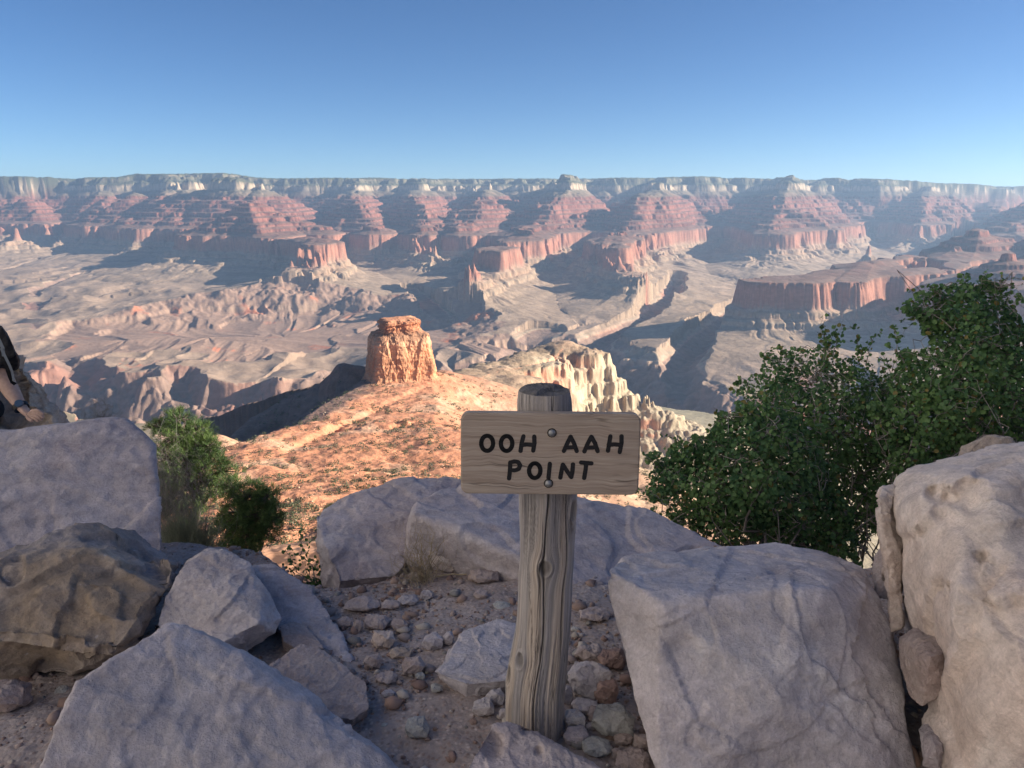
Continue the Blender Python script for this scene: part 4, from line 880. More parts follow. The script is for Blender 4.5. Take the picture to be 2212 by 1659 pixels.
    mb = t.done(t.ramp(n_, [(.3, (.16, .17, .18)), (.7, (.42, .43, .44))]), t.bump(n_, .6, .0008), .5)
    t = NT('dark recess'); md = t.done((.02, .018, .016))
    for (x, y) in ((1098, 598), (1075, 1050)):
        lx_, lz_ = loc(x, y); bm = bmesh.new()
        bmesh.ops.create_uvsphere(bm, u_segments=28, v_segments=14, radius=1.0)
        for v in bm.verts:
            q = v.co.copy(); v.co = Vector((q.x * 35 * k, -abs(q.z) * .0065 if q.z > 0 else .002, q.y * 35 * k))
        for f in bm.faces: f.smooth = True
        me = bpy.data.meshes.new('bolt'); bm.to_mesh(me); bm.free(); me.materials.append(mb)
        o = link('bolt', me, root); o.matrix_basis = Matrix.Translation(-base) @ M @ Matrix.Translation((lx_, -.0012, lz_))
        bm = bmesh.new(); vv = [bm.verts.new((math.cos(a) * 43 * k, 0, math.sin(a) * 43 * k)) for a in [i * math.pi / 16 for i in range(32)]]; bm.faces.new(vv)
        me = bpy.data.meshes.new('recess'); bm.to_mesh(me); bm.free(); me.materials.append(md)
        o2 = link('recess', me, o); o2.location = (0, .0005, 0)
build_sign()
# ---------------------------------------------------------------- the cliff right of the viewpoint that keeps it in shade
def build_cliff():
    nU, nV = 260, 120
    U, V_ = np.meshgrid(np.linspace(0, 1, nU), np.linspace(0, 1, nV))
    # the wall runs past the camera on the right and bends away behind
    yy = -70 + U * 84; xx = 16 + 10 * np.clip((yy - 2) / 12, 0, 1) ** 2 + 3 * np.sin(yy / 9)
    h = -8 + V_ * (18.5 - 3.5 * sstep(4, 14, yy) + 1.5 * np.sin(yy / 5.0))
    back = V_ ** 2 * 6
    P = np.stack([(xx + back).ravel(), yy.ravel(), h.ravel()], 1)
    d = fbm3(P / np.array([1, 1, 1.6]), 7, 5, 700) * 2.2 + n3(P / np.array([30, 30, 1.4]), 705) * .8
    P[:, 0] += d
    idx = np.arange(nU * nV).reshape(nV, nU)
    F = np.stack([idx[:-1, :-1], idx[1:, :-1], idx[1:, 1:], idx[:-1, 1:]], -1).reshape(-1, 4)
    # back side and top so that it is a solid mass
    B = P.reshape(nV, nU, 3).copy(); B[..., 0] += 30; n0 = len(P); jdx = idx + n0
    F2 = np.stack([jdx[:-1, :-1], jdx[:-1, 1:], jdx[1:, 1:], jdx[1:, :-1]], -1).reshape(-1, 4)
    def strip(a, b): return np.stack([a[:-1], a[1:], b[1:], b[:-1]], -1)
    F3 = np.concatenate([strip(idx[-1], jdx[-1]), strip(idx[:, 0], jdx[:, 0]), strip(idx[:, -1], jdx[:, -1]), strip(idx[0], jdx[0])])
    me = np_mesh('cliff', np.concatenate([P, B.reshape(-1, 3)]), np.concatenate([F, F2, F3]), True, MR['wall']); tag(link('cliff', me), kind='structure')
build_cliff()

def build_bounce_wall():  # made-up reflector out of view, brightens the foreground with bounced sun
    """an added, unseen wall curving behind the viewpoint, there to bounce sunlight into the shade"""
    ctl = np.array([(-16, 16), (-17, 6), (-16, -6), (-12, -16), (-4, -24), (8, -30)], float)
    nU, nV = 300, 120; t = np.linspace(0, 5, nU); i = np.clip(t.astype(int), 0, 4); f = (t - i)[:, None]
    base = ctl[i] * (1 - f) + ctl[i + 1] * f; ker = np.ones(25) / 25
    base = np.stack([np.convolve(np.pad(base[:, k], 12, 'edge'), ker, 'valid') for k in (0, 1)], 1)
    tan = np.gradient(base, axis=0); tan /= np.linalg.norm(tan, axis=1)[:, None]; out = np.stack([tan[:, 1], -tan[:, 0]], 1)   # away from the viewer
    if (out[0] @ base[0]) < 0: out = -out
    U, V_ = np.meshgrid(np.arange(nU), np.linspace(0, 1, nV)); hgt = 34 - 10 * (U < 20)
    P = np.stack([base[U, 0] + out[U, 0] * V_ ** 1.5 * 10, base[U, 1] + out[U, 1] * V_ ** 1.5 * 10, -9 + V_ * 40], -1)
    d = fbm3(P.reshape(-1, 3) / np.array([1, 1, 1.5]), 8, 5, 720) * 1.6 + n3(P.reshape(-1, 3) / np.array([30, 30, 1.6]), 725) * .7
    d = d.reshape(P.shape[:2]); P[..., 0] += out[U, 0] * d; P[..., 1] += out[U, 1] * d
    B = P.copy(); B[..., 0] += out[U, 0] * 22; B[..., 1] += out[U, 1] * 22
    idx = np.arange(nU * nV).reshape(nV, nU); j = idx + nU * nV
    F = np.stack([idx[:-1, :-1], idx[:-1, 1:], idx[1:, 1:], idx[1:, :-1]], -1).reshape(-1, 4)
    F2 = np.stack([j[:-1, :-1], j[1:, :-1], j[1:, 1:], j[:-1, 1:]], -1).reshape(-1, 4)
    def strip(a, b): return np.stack([a[:-1], a[1:], b[1:], b[:-1]], -1)
    F3 = np.concatenate([strip(idx[-1], j[-1]), strip(idx[:, 0], j[:, 0]), strip(idx[:, -1], j[:, -1]), strip(idx[0], j[0])])
    me = np_mesh('bounce_wall', np.concatenate([P.reshape(-1, 3), B.reshape(-1, 3)]), np.concatenate([F, F2, F3]), True, MR['wall']); tag(link('bounce_wall', me), kind='structure')
build_bounce_wall()
# ---------------------------------------------------------------- shrubs and trees
def tube_mesh(chains, sides=4):
    """chains: list of (points Nx3, radii N)"""
    Vs, Fs, n = [], [], 0
    for P, R in chains:
        P = np.asarray(P); R = np.asarray(R); m = len(P)
        T = np.gradient(P, axis=0); T /= np.linalg.norm(T, axis=1)[:, None] + 1e-9
        ref = np.where(np.abs(T[:, 2:3]) < .9, np.array([[0, 0, 1.0]]), np.array([[1.0, 0, 0]]))
        A = np.cross(T, ref); A /= np.linalg.norm(A, axis=1)[:, None] + 1e-9; B = np.cross(T, A)
        a = np.arange(sides) * 2 * np.pi / sides
        V = P[:, None] + R[:, None, None] * (A[:, None] * np.cos(a)[None, :, None] + B[:, None] * np.sin(a)[None, :, None])
        Vs.append(V.reshape(-1, 3)); i = n + np.arange(m * sides).reshape(m, sides); j = np.roll(i, -1, 1)
        Fs.append(np.stack([i[:-1], j[:-1], j[1:], i[1:]], -1).reshape(-1, 4)); n += m * sides
    return np.concatenate(Vs), np.concatenate(Fs)
def wiggle(a, b, n, amp, rs, sag=0.0):
    a = np.array(a, float); b = np.array(b, float); t = np.linspace(0, 1, n)[:, None]
    P = a + (b - a) * t; L = np.linalg.norm(b - a)
    w = np.cumsum(rs.randn(n, 3), 0) ; w -= w[0] + (w[-1] - w[0]) * t
    P = P + w * amp * L / math.sqrt(n) * .6; P[:, 2] += np.sin(t[:, 0] * np.pi) * sag * L
    return P
def leaf_cloud(C, D, size, rs, aspect=.9, fold=.25, tone=None):
    """round little leaves: six-sided, slightly folded. C centres, D outward directions"""
    n = len(C); N = D + rs.randn(n, 3) * .8 + np.array([0, -.15, .35]); N /= np.linalg.norm(N, axis=1)[:, None]
    U = np.cross(N, rs.randn(n, 3)); U /= np.linalg.norm(U, axis=1)[:, None]; W_ = np.cross(N, U)
    s = size * rs.uniform(.65, 1.25, (n, 1))
    a = np.array([0, 55, 125, 180, 235, 305]) * math.pi / 180
    V = np.stack([C + s * (U * math.cos(q) + W_ * math.sin(q) * aspect + N * (abs(math.sin(q)) * fold)) for q in a], 1).reshape(-1, 3)
    i = np.arange(n)[:, None] * 6
    F = np.concatenate([i + np.array([[0, 1, 2, 3]]), i + np.array([[0, 3, 4, 5]])])
    return V, F
def foliage_mat(name, lo, hi, odd=None, transl=.25):
    t = NT(name); at = t.new('ShaderNodeAttribute'); at.attribute_name = 'tone'
    sp = t.new('ShaderNodeSeparateColor'); t.link(at.outputs['Color'], sp.inputs[0])
    col = t.mix(sp.outputs[0], lo, hi)
    if odd: col = t.mix(sp.outputs[1], col, odd)
    t.b.inputs['Roughness'].default_value = .55; t.b.inputs['Specular IOR Level'].default_value = .35
    t.val(t.b.inputs['Base Color'], col)
    tr = t.new('ShaderNodeBsdfTranslucent'); t.link(col, tr.inputs[0]); mx = t.new('ShaderNodeMixShader'); mx.inputs[0].default_value = transl
    t.link(t.b.outputs[0], mx.inputs[1]); t.link(tr.outputs[0], mx.inputs[2]); t.link(mx.outputs[0], t.n['Material Output'].inputs['Surface'])
    return t.m
def bark_mat(name, a, b):
    t = NT(name); n = t.noise(t.pos((60, 60, 14)), 1.0, 5, .65); return t.done(t.ramp(n, [(.3, a), (.7, b)]), t.bump(n, .8, .003), .9)
M_LEAF = foliage_mat('round green leaves', (.055, .125, .05), (.155, .27, .085), (.22, .16, .05), .3)
M_BARK = bark_mat('grey shrub bark', (.17, .15, .135), (.36, .33, .31))
def inpoly(u, v, poly):
    r = np.zeros(len(u), bool); j = len(poly) - 1
    for i in range(len(poly)):
        (xi, yi), (xj, yj) = poly[i], poly[j]
        c = ((yi > v) != (yj > v)) & (u < (xj - xi) * (v - yi) / (yj - yi + 1e-9) + xi); r ^= c; j = i
    return r
def shrub(name, label, poly, Yr, n, root, seed, leaf=.0155, shoots=(), gap=.0, nbr=70, edge=30):
    """leaf-covered branches filling a crown whose silhouette the polygon gives; Yr its depth range"""
    rs = np.random.RandomState(seed); P = np.array(poly, float)
    u0, v0 = P.min(0); u1, v1 = P.max(0); Ym = (Yr[0] + Yr[1]) / 2; hd = (Yr[1] - Yr[0]) / 2
    def sample(m, shrinkK=0):
        u = rs.uniform(u0, u1, m); v = rs.uniform(v0, v1, m)
        ju = n2(u / 45, v / 45, seed) * edge; jv = n2(u / 38, v / 38, seed + 3) * edge
        k = inpoly(u + ju, v + jv, poly); u, v = u[k], v[k]
        # thinner towards the outline: distance to the polygon's edge bounds the depth
        dd = np.full(len(u), 1e9)
        for a, b in zip(poly, poly[1:] + poly[:1]):
            ax, ay = a; dx, dy = b[0] - ax, b[1] - ay; t = np.clip(((u - ax) * dx + (v - ay) * dy) / (dx * dx + dy * dy + 1e-9), 0, 1)
            dd = np.minimum(dd, np.hypot(u - ax - t * dx, v - ay - t * dy))
        th = hd * np.clip(dd / 130, .12, 1) ** .6
        Y = Ym + rs.uniform(-1, 1, len(u)) * th
        d = np.stack([(u - 1106) / FPX, cp + (829.5 - v) / FPX * sp_, -sp_ + (829.5 - v) / FPX * cp], 1); k = Y / d[:, 1]
        return d * k[:, None], dd, (Y - Ym) / np.maximum(th, 1e-3)
    pos, dd, lay = sample(n * 4)
    dens = 1.25 * n3(pos / .24, seed) + .6 * n3(pos / .09, seed + 1) + .55 * np.clip(dd / 90, 0, 1) - gap
    k = dens > rs.uniform(-.35, .45, len(pos)); pos, lay, dd = pos[k][:n], lay[k][:n], dd[k][:n]
    # leaves sit along short twigs
    ctr = pos.mean(0); out = pos - ctr; out /= np.linalg.norm(out, axis=1)[:, None]
    V, F = leaf_cloud(pos, out * .6, leaf, rs); tone = np.clip(.35 + .6 * n3(pos / .2, seed + 8) + .25 * rs.randn(len(pos)) * .6, 0, 1); odd = (rs.rand(len(pos)) > .975) * .8
    o_root = bpy.data.objects.new(name, None); scene.collection.objects.link(o_root); o_root.location = root; tag(o_root, label, 'shrub')
    # branches: limbs to random places, twigs off them
    ch = []; R0 = np.array(root); tg = pos[rs.choice(len(pos), nbr)]
    limbs = []
    for i, q in enumerate(tg):
        b0 = R0 + rs.randn(3) * np.array([.18, .12, .03])
        L = wiggle(b0, q, 14, .35, rs, .10); r = np.linspace(.016 if i < nbr // 4 else .008, .0018, 14); ch.append((L, r)); limbs.append(L)
    allL = np.concatenate([l[4:] for l in limbs])
    for q in pos[rs.choice(len(pos), nbr * 10)]:
        j = rs.randint(0, len(allL), 200); e = allL[j[np.argmin(((allL[j] - q) ** 2).sum(1))]]
        if np.linalg.norm(e - q) < .55: ch.append((wiggle(e, q, 6, .4, rs, .05), np.linspace(.0032, .001, 6)))
    sl, sv = [], []
    for (a, b) in shoots:              # bare tipped shoots standing out of the outline, leaves set along them
        A = np.array(PY(*a)); B = np.array(PY(*b)); L = wiggle(A, B, 10, .25, rs, .03); ch.append((L, np.linspace(.004, .0012, 10)))
        m = int(np.linalg.norm(B - A) / .012); t = rs.uniform(0, 1, m); idx = (t * 8.99).astype(int); fr = t * 9 - idx
        c = L[idx] * (1 - fr[:, None]) + L[idx + 1] * fr[:, None] + rs.randn(m, 3) * .014 * (1.5 - t[:, None]); sl.append(c)
        for _ in range(3):
            i = rs.randint(2, 8); e = L[i] + rs.randn(3) * np.array([.09, .05, .06]) + (B - A) * .15; TL = wiggle(L[i], e, 5, .3, rs); ch.append((TL, np.linspace(.0022, .0009, 5)))
            sl.append(TL[rs.randint(1, 5, 7)] + rs.randn(7, 3) * .008)
    if sl:
        c = np.concatenate(sl); V2, F2 = leaf_cloud(c, np.zeros_like(c), leaf * .95, rs); F = np.concatenate([F, F2 + len(V)]); V = np.concatenate([V, V2])
        tone = np.concatenate([tone, np.clip(.5 + .2 * rs.randn(len(c)), 0, 1)]); odd = np.concatenate([odd, (rs.rand(len(c)) > .9) * .7])
    at = np.stack([tone, odd, tone * 0, tone * 0 + 1], 1); at = np.repeat(at, 6, 0)
    link('foliage', np_mesh('foliage', V - R0, F, False, M_LEAF, {'tone': at}), o_root)
    BV, BF = tube_mesh(ch); link('branches', np_mesh('branches', BV - R0, BF, True, M_BARK), o_root)
    return o_root
def ground_at(u, Y, z): p = PY(u, 830, Y); return (p.x, Y, z)
shrub('shrub', 'low spreading green shrub behind the sign plank, its leaves reaching the massive boulder', [(1398, 1020), (1412, 985), (1450, 975), (1500, 938), (1560, 900), (1610, 868), (1680, 870), (1760, 930), (1800, 1010), (1830, 1120), (1870, 1215), (1800, 1225), (1700, 1205), (1560, 1200), (1480, 1150), (1440, 1120), (1395, 1075)],
      (4.3, 5.6), 13500, ground_at(1640, 5.0, -3.0), 21, shoots=[((1420, 1010, 4.8), (1392, 980, 4.8)), ((1440, 1090, 4.6), (1385, 1060, 4.6)), ((1560, 920, 4.9), (1540, 880, 4.9)), ((1630, 890, 5), (1600, 838, 5)), ((1480, 960, 4.8), (1455, 935, 4.8))])
shrub('shrub', 'middle green shrub with thin leafy shoots rising in front of the canyon', [(1590, 900), (1600, 840), (1625, 800), (1670, 775), (1720, 770), (1770, 745), (1800, 745), (1850, 770), (1890, 780), (1940, 830), (1960, 900), (1950, 1000), (1900, 1100), (1880, 1200), (1800, 1150), (1700, 1050), (1630, 980)],
      (5.2, 6.6), 11000, ground_at(1790, 5.9, -3.3), 22, gap=.12, shoots=[((1780, 790, 5.6), (1790, 682, 5.6)), ((1800, 770, 5.6), (1822, 690, 5.6)), ((1690, 790, 5.6), (1640, 762, 5.6)), ((1620, 850, 5.5), (1590, 808, 5.5)), ((1870, 790, 5.8), (1905, 715, 5.8)), ((1850, 790, 5.7), (1858, 722, 5.7)), ((1700, 790, 5.6), (1690, 745, 5.6)), ((1930, 840, 5.8), (1905, 790, 5.8)), ((1770, 800, 5.6), (1772, 715, 5.6))])
shrub('shrub', 'tallest green shrub at the right edge with dense dark crown', [(1890, 880), (1930, 800), (1985, 740), (2010, 715), (1975, 690), (1968, 655), (2000, 632), (2060, 605), (2110, 592), (2150, 600), (2180, 640), (2195, 680), (2260, 700), (2330, 760), (2330, 980), (2212, 1000), (2100, 1020), (2000, 1060), (1940, 1150), (1890, 1180), (1870, 1100), (1880, 980)],
      (4.6, 6.0), 20000, ground_at(2080, 5.3, -3.0), 23, shoots=[((2110, 640, 5.2), (2135, 583, 5.2)), ((1990, 700, 5.2), (1962, 668, 5.2)), ((1960, 800, 5.2), (1925, 705, 5.2)), ((2180, 680, 5.1), (2200, 630, 5.1)), ((2030, 640, 5.2), (2000, 612, 5.2)), ((1950, 830, 5.2), (1905, 760, 5.2)), ((2150, 640, 5.2), (2165, 590, 5.2))], nbr=80)
# the small leafy sprig rising between the boulders
def sprig():
    rs = np.random.RandomState(5); root = PY(712, 1320, 3.05); R0 = np.array(root)
    o = bpy.data.objects.new('sapling', None); scene.collection.objects.link(o); o.location = root; tag(o, 'small leafy sapling in the gap left of the big mauve ledge boulder', 'sapling')
    ch, cs = [], []
    for tip in ((645, 1140), (615, 1188), (660, 1200), (690, 1215), (630, 1235), (705, 1245), (668, 1262)):
        L = wiggle(R0, np.array(PY(tip[0], tip[1], 3.1)), 12, .22, rs, .04); ch.append((L, np.linspace(.004, .001, 12)))
        for i in range(3, 12):
            for _ in range(6): cs.append(L[i] + rs.randn(3) * .014)
    c = np.array(cs); V, F = leaf_cloud(c, np.zeros_like(c), .0085, rs); at = np.repeat(np.stack([np.clip(.5 + .3 * rs.randn(len(c)), 0, 1)] * 1 + [np.zeros(len(c))] * 2 + [np.ones(len(c))], 1), 6, 0)
    link('foliage', np_mesh('foliage', V - R0, F, False, M_LEAF, {'tone': at}), o)
    BV, BF = tube_mesh(ch); link('stems', np_mesh('stems', BV - R0, BF, True, M_BARK), o)
sprig()
# ---------------------------------------------------------------- pinyon pines
M_NEEDLE = foliage_mat('pine needles', (.045, .09, .03), (.17, .25, .07), (.13, .10, .05), .15)
M_PBARK = bark_mat('pine bark', (.07, .055, .045), (.17, .14, .12))
def needles(C, D, L, rs, k=16):
    """needle tufts: thin blades fanning out of each tuft centre"""
    n = len(C); Dn = np.repeat(D, k, 0) + rs.randn(n * k, 3) * .62; Dn /= np.linalg.norm(Dn, axis=1)[:, None]
    B = np.repeat(C, k, 0) + rs.randn(n * k, 3) * L * .28; S = np.cross(Dn, rs.randn(n * k, 3)); S /= np.linalg.norm(S, axis=1)[:, None]
    l = L * rs.uniform(.7, 1.2, (n * k, 1)); w = l * .055
    V = np.stack([B - S * w, B + S * w, B + Dn * l], 1).reshape(-1, 3); return V, np.arange(n * k * 3).reshape(-1, 3)
def pine(label, root, blobs, seed, ntuft, needle=.055):
    rs = np.random.RandomState(seed); R0 = np.array(root)
    o = bpy.data.objects.new('pine_tree', None); scene.collection.objects.link(o); o.location = root; tag(o, label, 'pine tree')
    ch, C, D = [], [], []
    tops = [np.array(PY(u, v, Y)) for u, v, Y, r in blobs]; top = max(tops, key=lambda q: q[2])
    trunk = wiggle(R0, top, 16, .18, rs); ch.append((trunk, np.linspace(.09, .012, 16))); tot = sum(b[3] ** 2 for b in blobs)
    for (u, v, Y, r), c in zip(blobs, tops):
        j = np.argmin(np.linalg.norm(trunk - c + np.array([0, 0, .3]), axis=1)); L = wiggle(trunk[j], c, 8, .3, rs, .05); ch.append((L, np.linspace(.03, .012, 8)))
        m = int(ntuft * r * r / tot); q = rs.randn(m, 3); q /= np.linalg.norm(q, axis=1)[:, None]; rad_ = r * rs.uniform(.35, 1.0, (m, 1)) ** .6 * (1 + .35 * n3(q * 2.2 + seed, seed)[:, None])
        pos = c + q * rad_ * np.array([1, 1, .82]); k = n3(pos / (r * .38), seed + 2) > .02; pos, q = pos[k], q[k]; C.append(pos); D.append(q * .7 + np.array([0, 0, .55]))
        for e in pos[rs.choice(len(pos), min(len(pos), 26))]: ch.append((wiggle(c + (e - c) * .1, e, 5, .3, rs), np.linspace(.010, .004, 5)))
    C = np.concatenate(C); D = np.concatenate(D); V, F = needles(C, D, needle, rs)
    tone = np.clip(.4 + .5 * n3(C / .25, seed + 4) + .2 * rs.randn(len(C)), 0, 1); at = np.repeat(np.stack([tone, (rs.rand(len(C)) > .97) * .8, tone * 0, tone * 0 + 1], 1), 48, 0)
    link('crown', np_mesh('crown', V - R0, F, False, M_NEEDLE, {'tone': at}), o)
    BV, BF = tube_mesh(ch, 6); link('trunk', np_mesh('trunk', BV - R0, BF, True, M_PBARK), o)
pine('dark green pinyon pine just right of the huge mauve slab', (PY(430, 1240, 9.6).x, 9.6, -6.3), [(345, 925, 9.6, .16), (385, 905, 9.6, .20), (372, 945, 9.5, .26), (425, 930, 9.7, .22), (410, 970, 9.6, .30), (360, 985, 9.4, .22), (450, 965, 9.6, .20), (455, 1000, 9.6, .25), (480, 1020, 9.6, .22), (385, 1025, 9.5, .28), (350, 1055, 9.5, .28), (420, 1060, 9.6, .30), (470, 1050, 9.7, .22), (400, 1100, 9.6, .26), (345, 1095, 9.5, .2)], 31, 5600)
pine('rounder lower pinyon pine whose crown ends above the pale pink rounded boulder', (PY(520, 1290, 9.0).x, 9.0, -6.0), [(500, 1055, 9.0, .18), (535, 1070, 9.0, .24), (575, 1075, 9.0, .18), (560, 1110, 9.0, .30), (515, 1110, 9.0, .26), (590, 1120, 9.0, .16), (490, 1140, 9.0, .2), (530, 1150, 9.0, .28), (575, 1150, 9.0, .2), (500, 1180, 9.0, .2), (540, 1185, 9.0, .16)], 32, 4600)
# bare grey twiggy bush in front of the first pine, pale grass-like bush at its foot
def twig_bush(name, label, cat, root, spots, n, seed, mat, r0, wob=.35, tr=.0012):
    rs = np.random.RandomState(seed); R0 = np.array(root); ch = []
    o = bpy.data.objects.new(name, None) if False else None
    for i in range(n):
        u, v, Y, s = spots[rs.randint(len(spots))]; q = np.array(PY(u, v, Y)) + rs.randn(3) * s
        b = R0 + rs.randn(3) * np.array([r0, r0, .02]); ch.append((wiggle(b, q, 7, wob, rs, .05), np.linspace(tr * 1.8, tr * .6, 7)))
    V, F = tube_mesh(ch, 3); ob = link(name, np_mesh(name, V - R0, F, True, mat)); ob.location = root; tag(ob, label, cat); return ob
M_GREY = bark_mat('dead grey twigs', (.16, .14, .13), (.30, .27, .25)); M_STRAW = bark_mat('straw', (.30, .24, .15), (.48, .40, .27)); M_SAGE = bark_mat('pale sage stems', (.13, .15, .10), (.26, .28, .19))
twig_bush('dead_bush', 'bare grey twiggy bush in front of the pinyon pine', 'bush', (PY(370, 1130, 7.6).x, 7.6, -3.9), [(345, 985, 7.6, .18), (372, 1005, 7.6, .2), (340, 1030, 7.6, .18), (390, 1040, 7.6, .16), (360, 1060, 7.6, .2)], 420, 41, M_GREY, .05, .5, .0013)
twig_bush('brush', 'pale feathery brush at the corner of the huge mauve slab', 'bush', (PY(405, 1215, 5.2).x, 5.2, -2.75), [(375, 1135, 5.2, .06), (400, 1130, 5.2, .06), (430, 1145, 5.2, .06), (450, 1155, 5.2, .07), (365, 1140, 5.2, .06), (410, 1155, 5.2, .09), (440, 1180, 5.2, .08)], 1500, 42, M_SAGE, .09, .12, .0011)
twig_bush('dry_grass', 'tuft of dry yellow grass between the mauve boulder and the pale rounded rock', 'grass tuft', PY(915, 1262, 2.78), [(890, 1150, 2.85, .035), (915, 1135, 2.85, .03), (870, 1215, 2.75, .04), (935, 1165, 2.8, .04), (880, 1185, 2.8, .04), (860, 1235, 2.7, .03)], 90, 43, M_STRAW, .03, .35, .0007)
twig_bush('thorn_bush', 'tiny leafless bush above the slab edge right of the hand', 'bush', (PY(205, 905, 5.0).x, 5.0, PY(205, 905, 5.0).z - .15), [(195, 885, 5.0, .05), (210, 880, 5.0, .06), (222, 888, 5.0, .05)], 70, 44, M_GREY, .03, .6, .0009)
def stick(u0, v0, u1, v1, Y, label):
    a = np.array(PY(u0, v0, Y)); b = np.array(PY(u1, v1, Y)); a[2] = gz(a[0], a[1]) + .012; b[2] = gz(b[0], b[1]) + .014
    rs = np.random.RandomState(int(u0)); V, F = tube_mesh([(wiggle(a, b, 8, .12, rs), np.linspace(.0035, .0022, 8))], 6); c = V.mean(0)
    o = link('stick', np_mesh('stick', V - c, F, True, M_STRAW)); o.location = c; tag(o, label, 'stick')
stick(919, 1472, 924, 1440, 2.02, 'short dry stick standing beside the small greenish pebble rock')
stick(853, 1518, 857, 1496, 1.86, 'short dry stick beside the small pale rock on the dirt')
stick(942, 1238, 1008, 1246, 2.8, 'thin pale twig lying below the pale rounded rock')
# ---------------------------------------------------------------- desert scrub dotted over the near ridge
def ridge_scrub():
    rs = np.random.RandomState(77); N = 26000
    th = np.radians(rs.uniform(-24, 14, N)); r = np.exp(rs.uniform(math.log(90), math.log(1450), N)); X = np.sin(th) * r; Y = np.cos(th) * r
    out = []; 
    z = np.concatenate([height(X[i:i + 9000], Y[i:i + 9000])[0] for i in range(0, N, 9000)])
    pat = n2(X / 60, Y / 60, 801) + .5 * n2(X / 20, Y / 20, 802)
    keep = (z > -560) & (pat > rs.uniform(-.5, .6, N)) & (np.hypot(X + 193, Y - 1300) > 52)
    X, Y, z, r = X[keep], Y[keep], z[keep], r[keep]; size = rs.uniform(.6, 1.9, len(X)) * np.clip(.5 + r / 700, .6, 1.9)
    # three kinds of low leafy mound
    protos = []
    for s in range(3):
        q = rs.randn(90, 3); q /= np.linalg.norm(q, axis=1)[:, None]; q *= rs.uniform(.4, 1, (90, 1)) ** .5; q = q * np.array([1, 1, .65]) + np.array([0, 0, .45])
        V, F = leaf_cloud(q, q, .20, rs, .8, .3); protos.append((V, F))
    order = np.argsort(-(size / r)); front = order[:290]; rest = rs.permutation(order[290:])[:6500]
    mat = foliage_mat('desert scrub leaves', (.055, .075, .035), (.13, .15, .075), (.22, .19, .10), .15)
    mes = []
    for s, (V, F) in enumerate(protos):
        tone = np.repeat(rs.uniform(0, 1, (len(V) // 6, 1)), 6, 0); at = np.concatenate([tone, tone * .2, tone * 0, tone * 0 + 1], 1); mes.append(np_mesh('desert_bush', V, F, False, mat, {'tone': at}))
    for i in front:
        o = link('desert_bush', mes[i % 3]); o.location = (X[i], Y[i], z[i]); o.scale = (size[i] * .9,) * 3; o.rotation_euler.z = rs.uniform(0, 6.28)
        tag(o, 'small green desert bush dotting the sunlit orange ridge below the butte', 'bush', 'desert bushes on the orange ridge')
    Vs, Fs, T, n0 = [], [], [], 0
    for i in rest:
        V, F = protos[i % 3]; m = 30; ids = slice(0, m * 6); a = rs.uniform(0, 6.28); V = V[ids] * size[i] * 1.05
        V = np.stack([V[:, 0] * math.cos(a) - V[:, 1] * math.sin(a), V[:, 0] * math.sin(a) + V[:, 1] * math.cos(a), V[:, 2]], 1) + np.array([X[i], Y[i], z[i]])
        Vs.append(V); f = np.concatenate([np.arange(m)[:, None] * 6 + np.array([[0, 1, 2, 3]]), np.arange(m)[:, None] * 6 + np.array([[0, 3, 4, 5]])]) + n0; Fs.append(f); n0 += m * 6
        tt = np.full((m * 6, 1), rs.uniform(0, 1)); T.append(np.concatenate([tt, tt * .3, tt * 0, tt * 0 + 1], 1))
    tag(link('scrub', np_mesh('scrub', np.concatenate(Vs), np.concatenate(Fs), False, mat, {'tone': np.concatenate(T)})), kind='stuff')
    # rubble
    M = 8000; th = np.radians(rs.uniform(-24, 10, M)); r = np.exp(rs.uniform(math.log(70), math.log(1300), M)); X = np.sin(th) * r; Y = np.cos(th) * r
    z = np.concatenate([height(X[i:i + 8000], Y[i:i + 8000])[0] for i in range(0, M, 8000)]); k = (z > -420) & (n2(X / 40, Y / 40, 805) > rs.uniform(-.4, .6, M)); X, Y, z, r = X[k], Y[k], z[k], r[k]; n = len(X)
    base = bmesh.new(); bmesh.ops.create_icosphere(base, subdivisions=1, radius=1.0); bv = np.array([v.co[:] for v in base.verts]); bf = np.array([[v.index for v in f.verts] for f in base.faces]); base.free()
    s = (.22 + .9 * rs.rand(n) ** 5 + .0005 * r) * .7
    jv = bv[None] * (1 + rs.uniform(-.3, .3, (n, len(bv), 1))) * rs.uniform(.6, 1.2, (n, 1, 3)) * s[:, None, None] + np.stack([X, Y, z + s * .2], 1)[:, None]
    F = (bf[None] + (np.arange(n) * len(bv))[:, None, None]).reshape(-1, 3)
    c = np.array([(.56, .30, .17), (.62, .40, .25), (.70, .52, .36), (.45, .22, .13)])[rs.choice(4, n, p=[.4, .3, .12, .18])]; c = np.repeat(c, len(bv), 0)
    tag(link('rubble', np_mesh('rubble', jv.reshape(-1, 3), F, False, bpy.data.materials['gravel'], {'tone': np.concatenate([c, np.ones((len(c), 1))], 1)})), kind='stuff')
ridge_scrub()
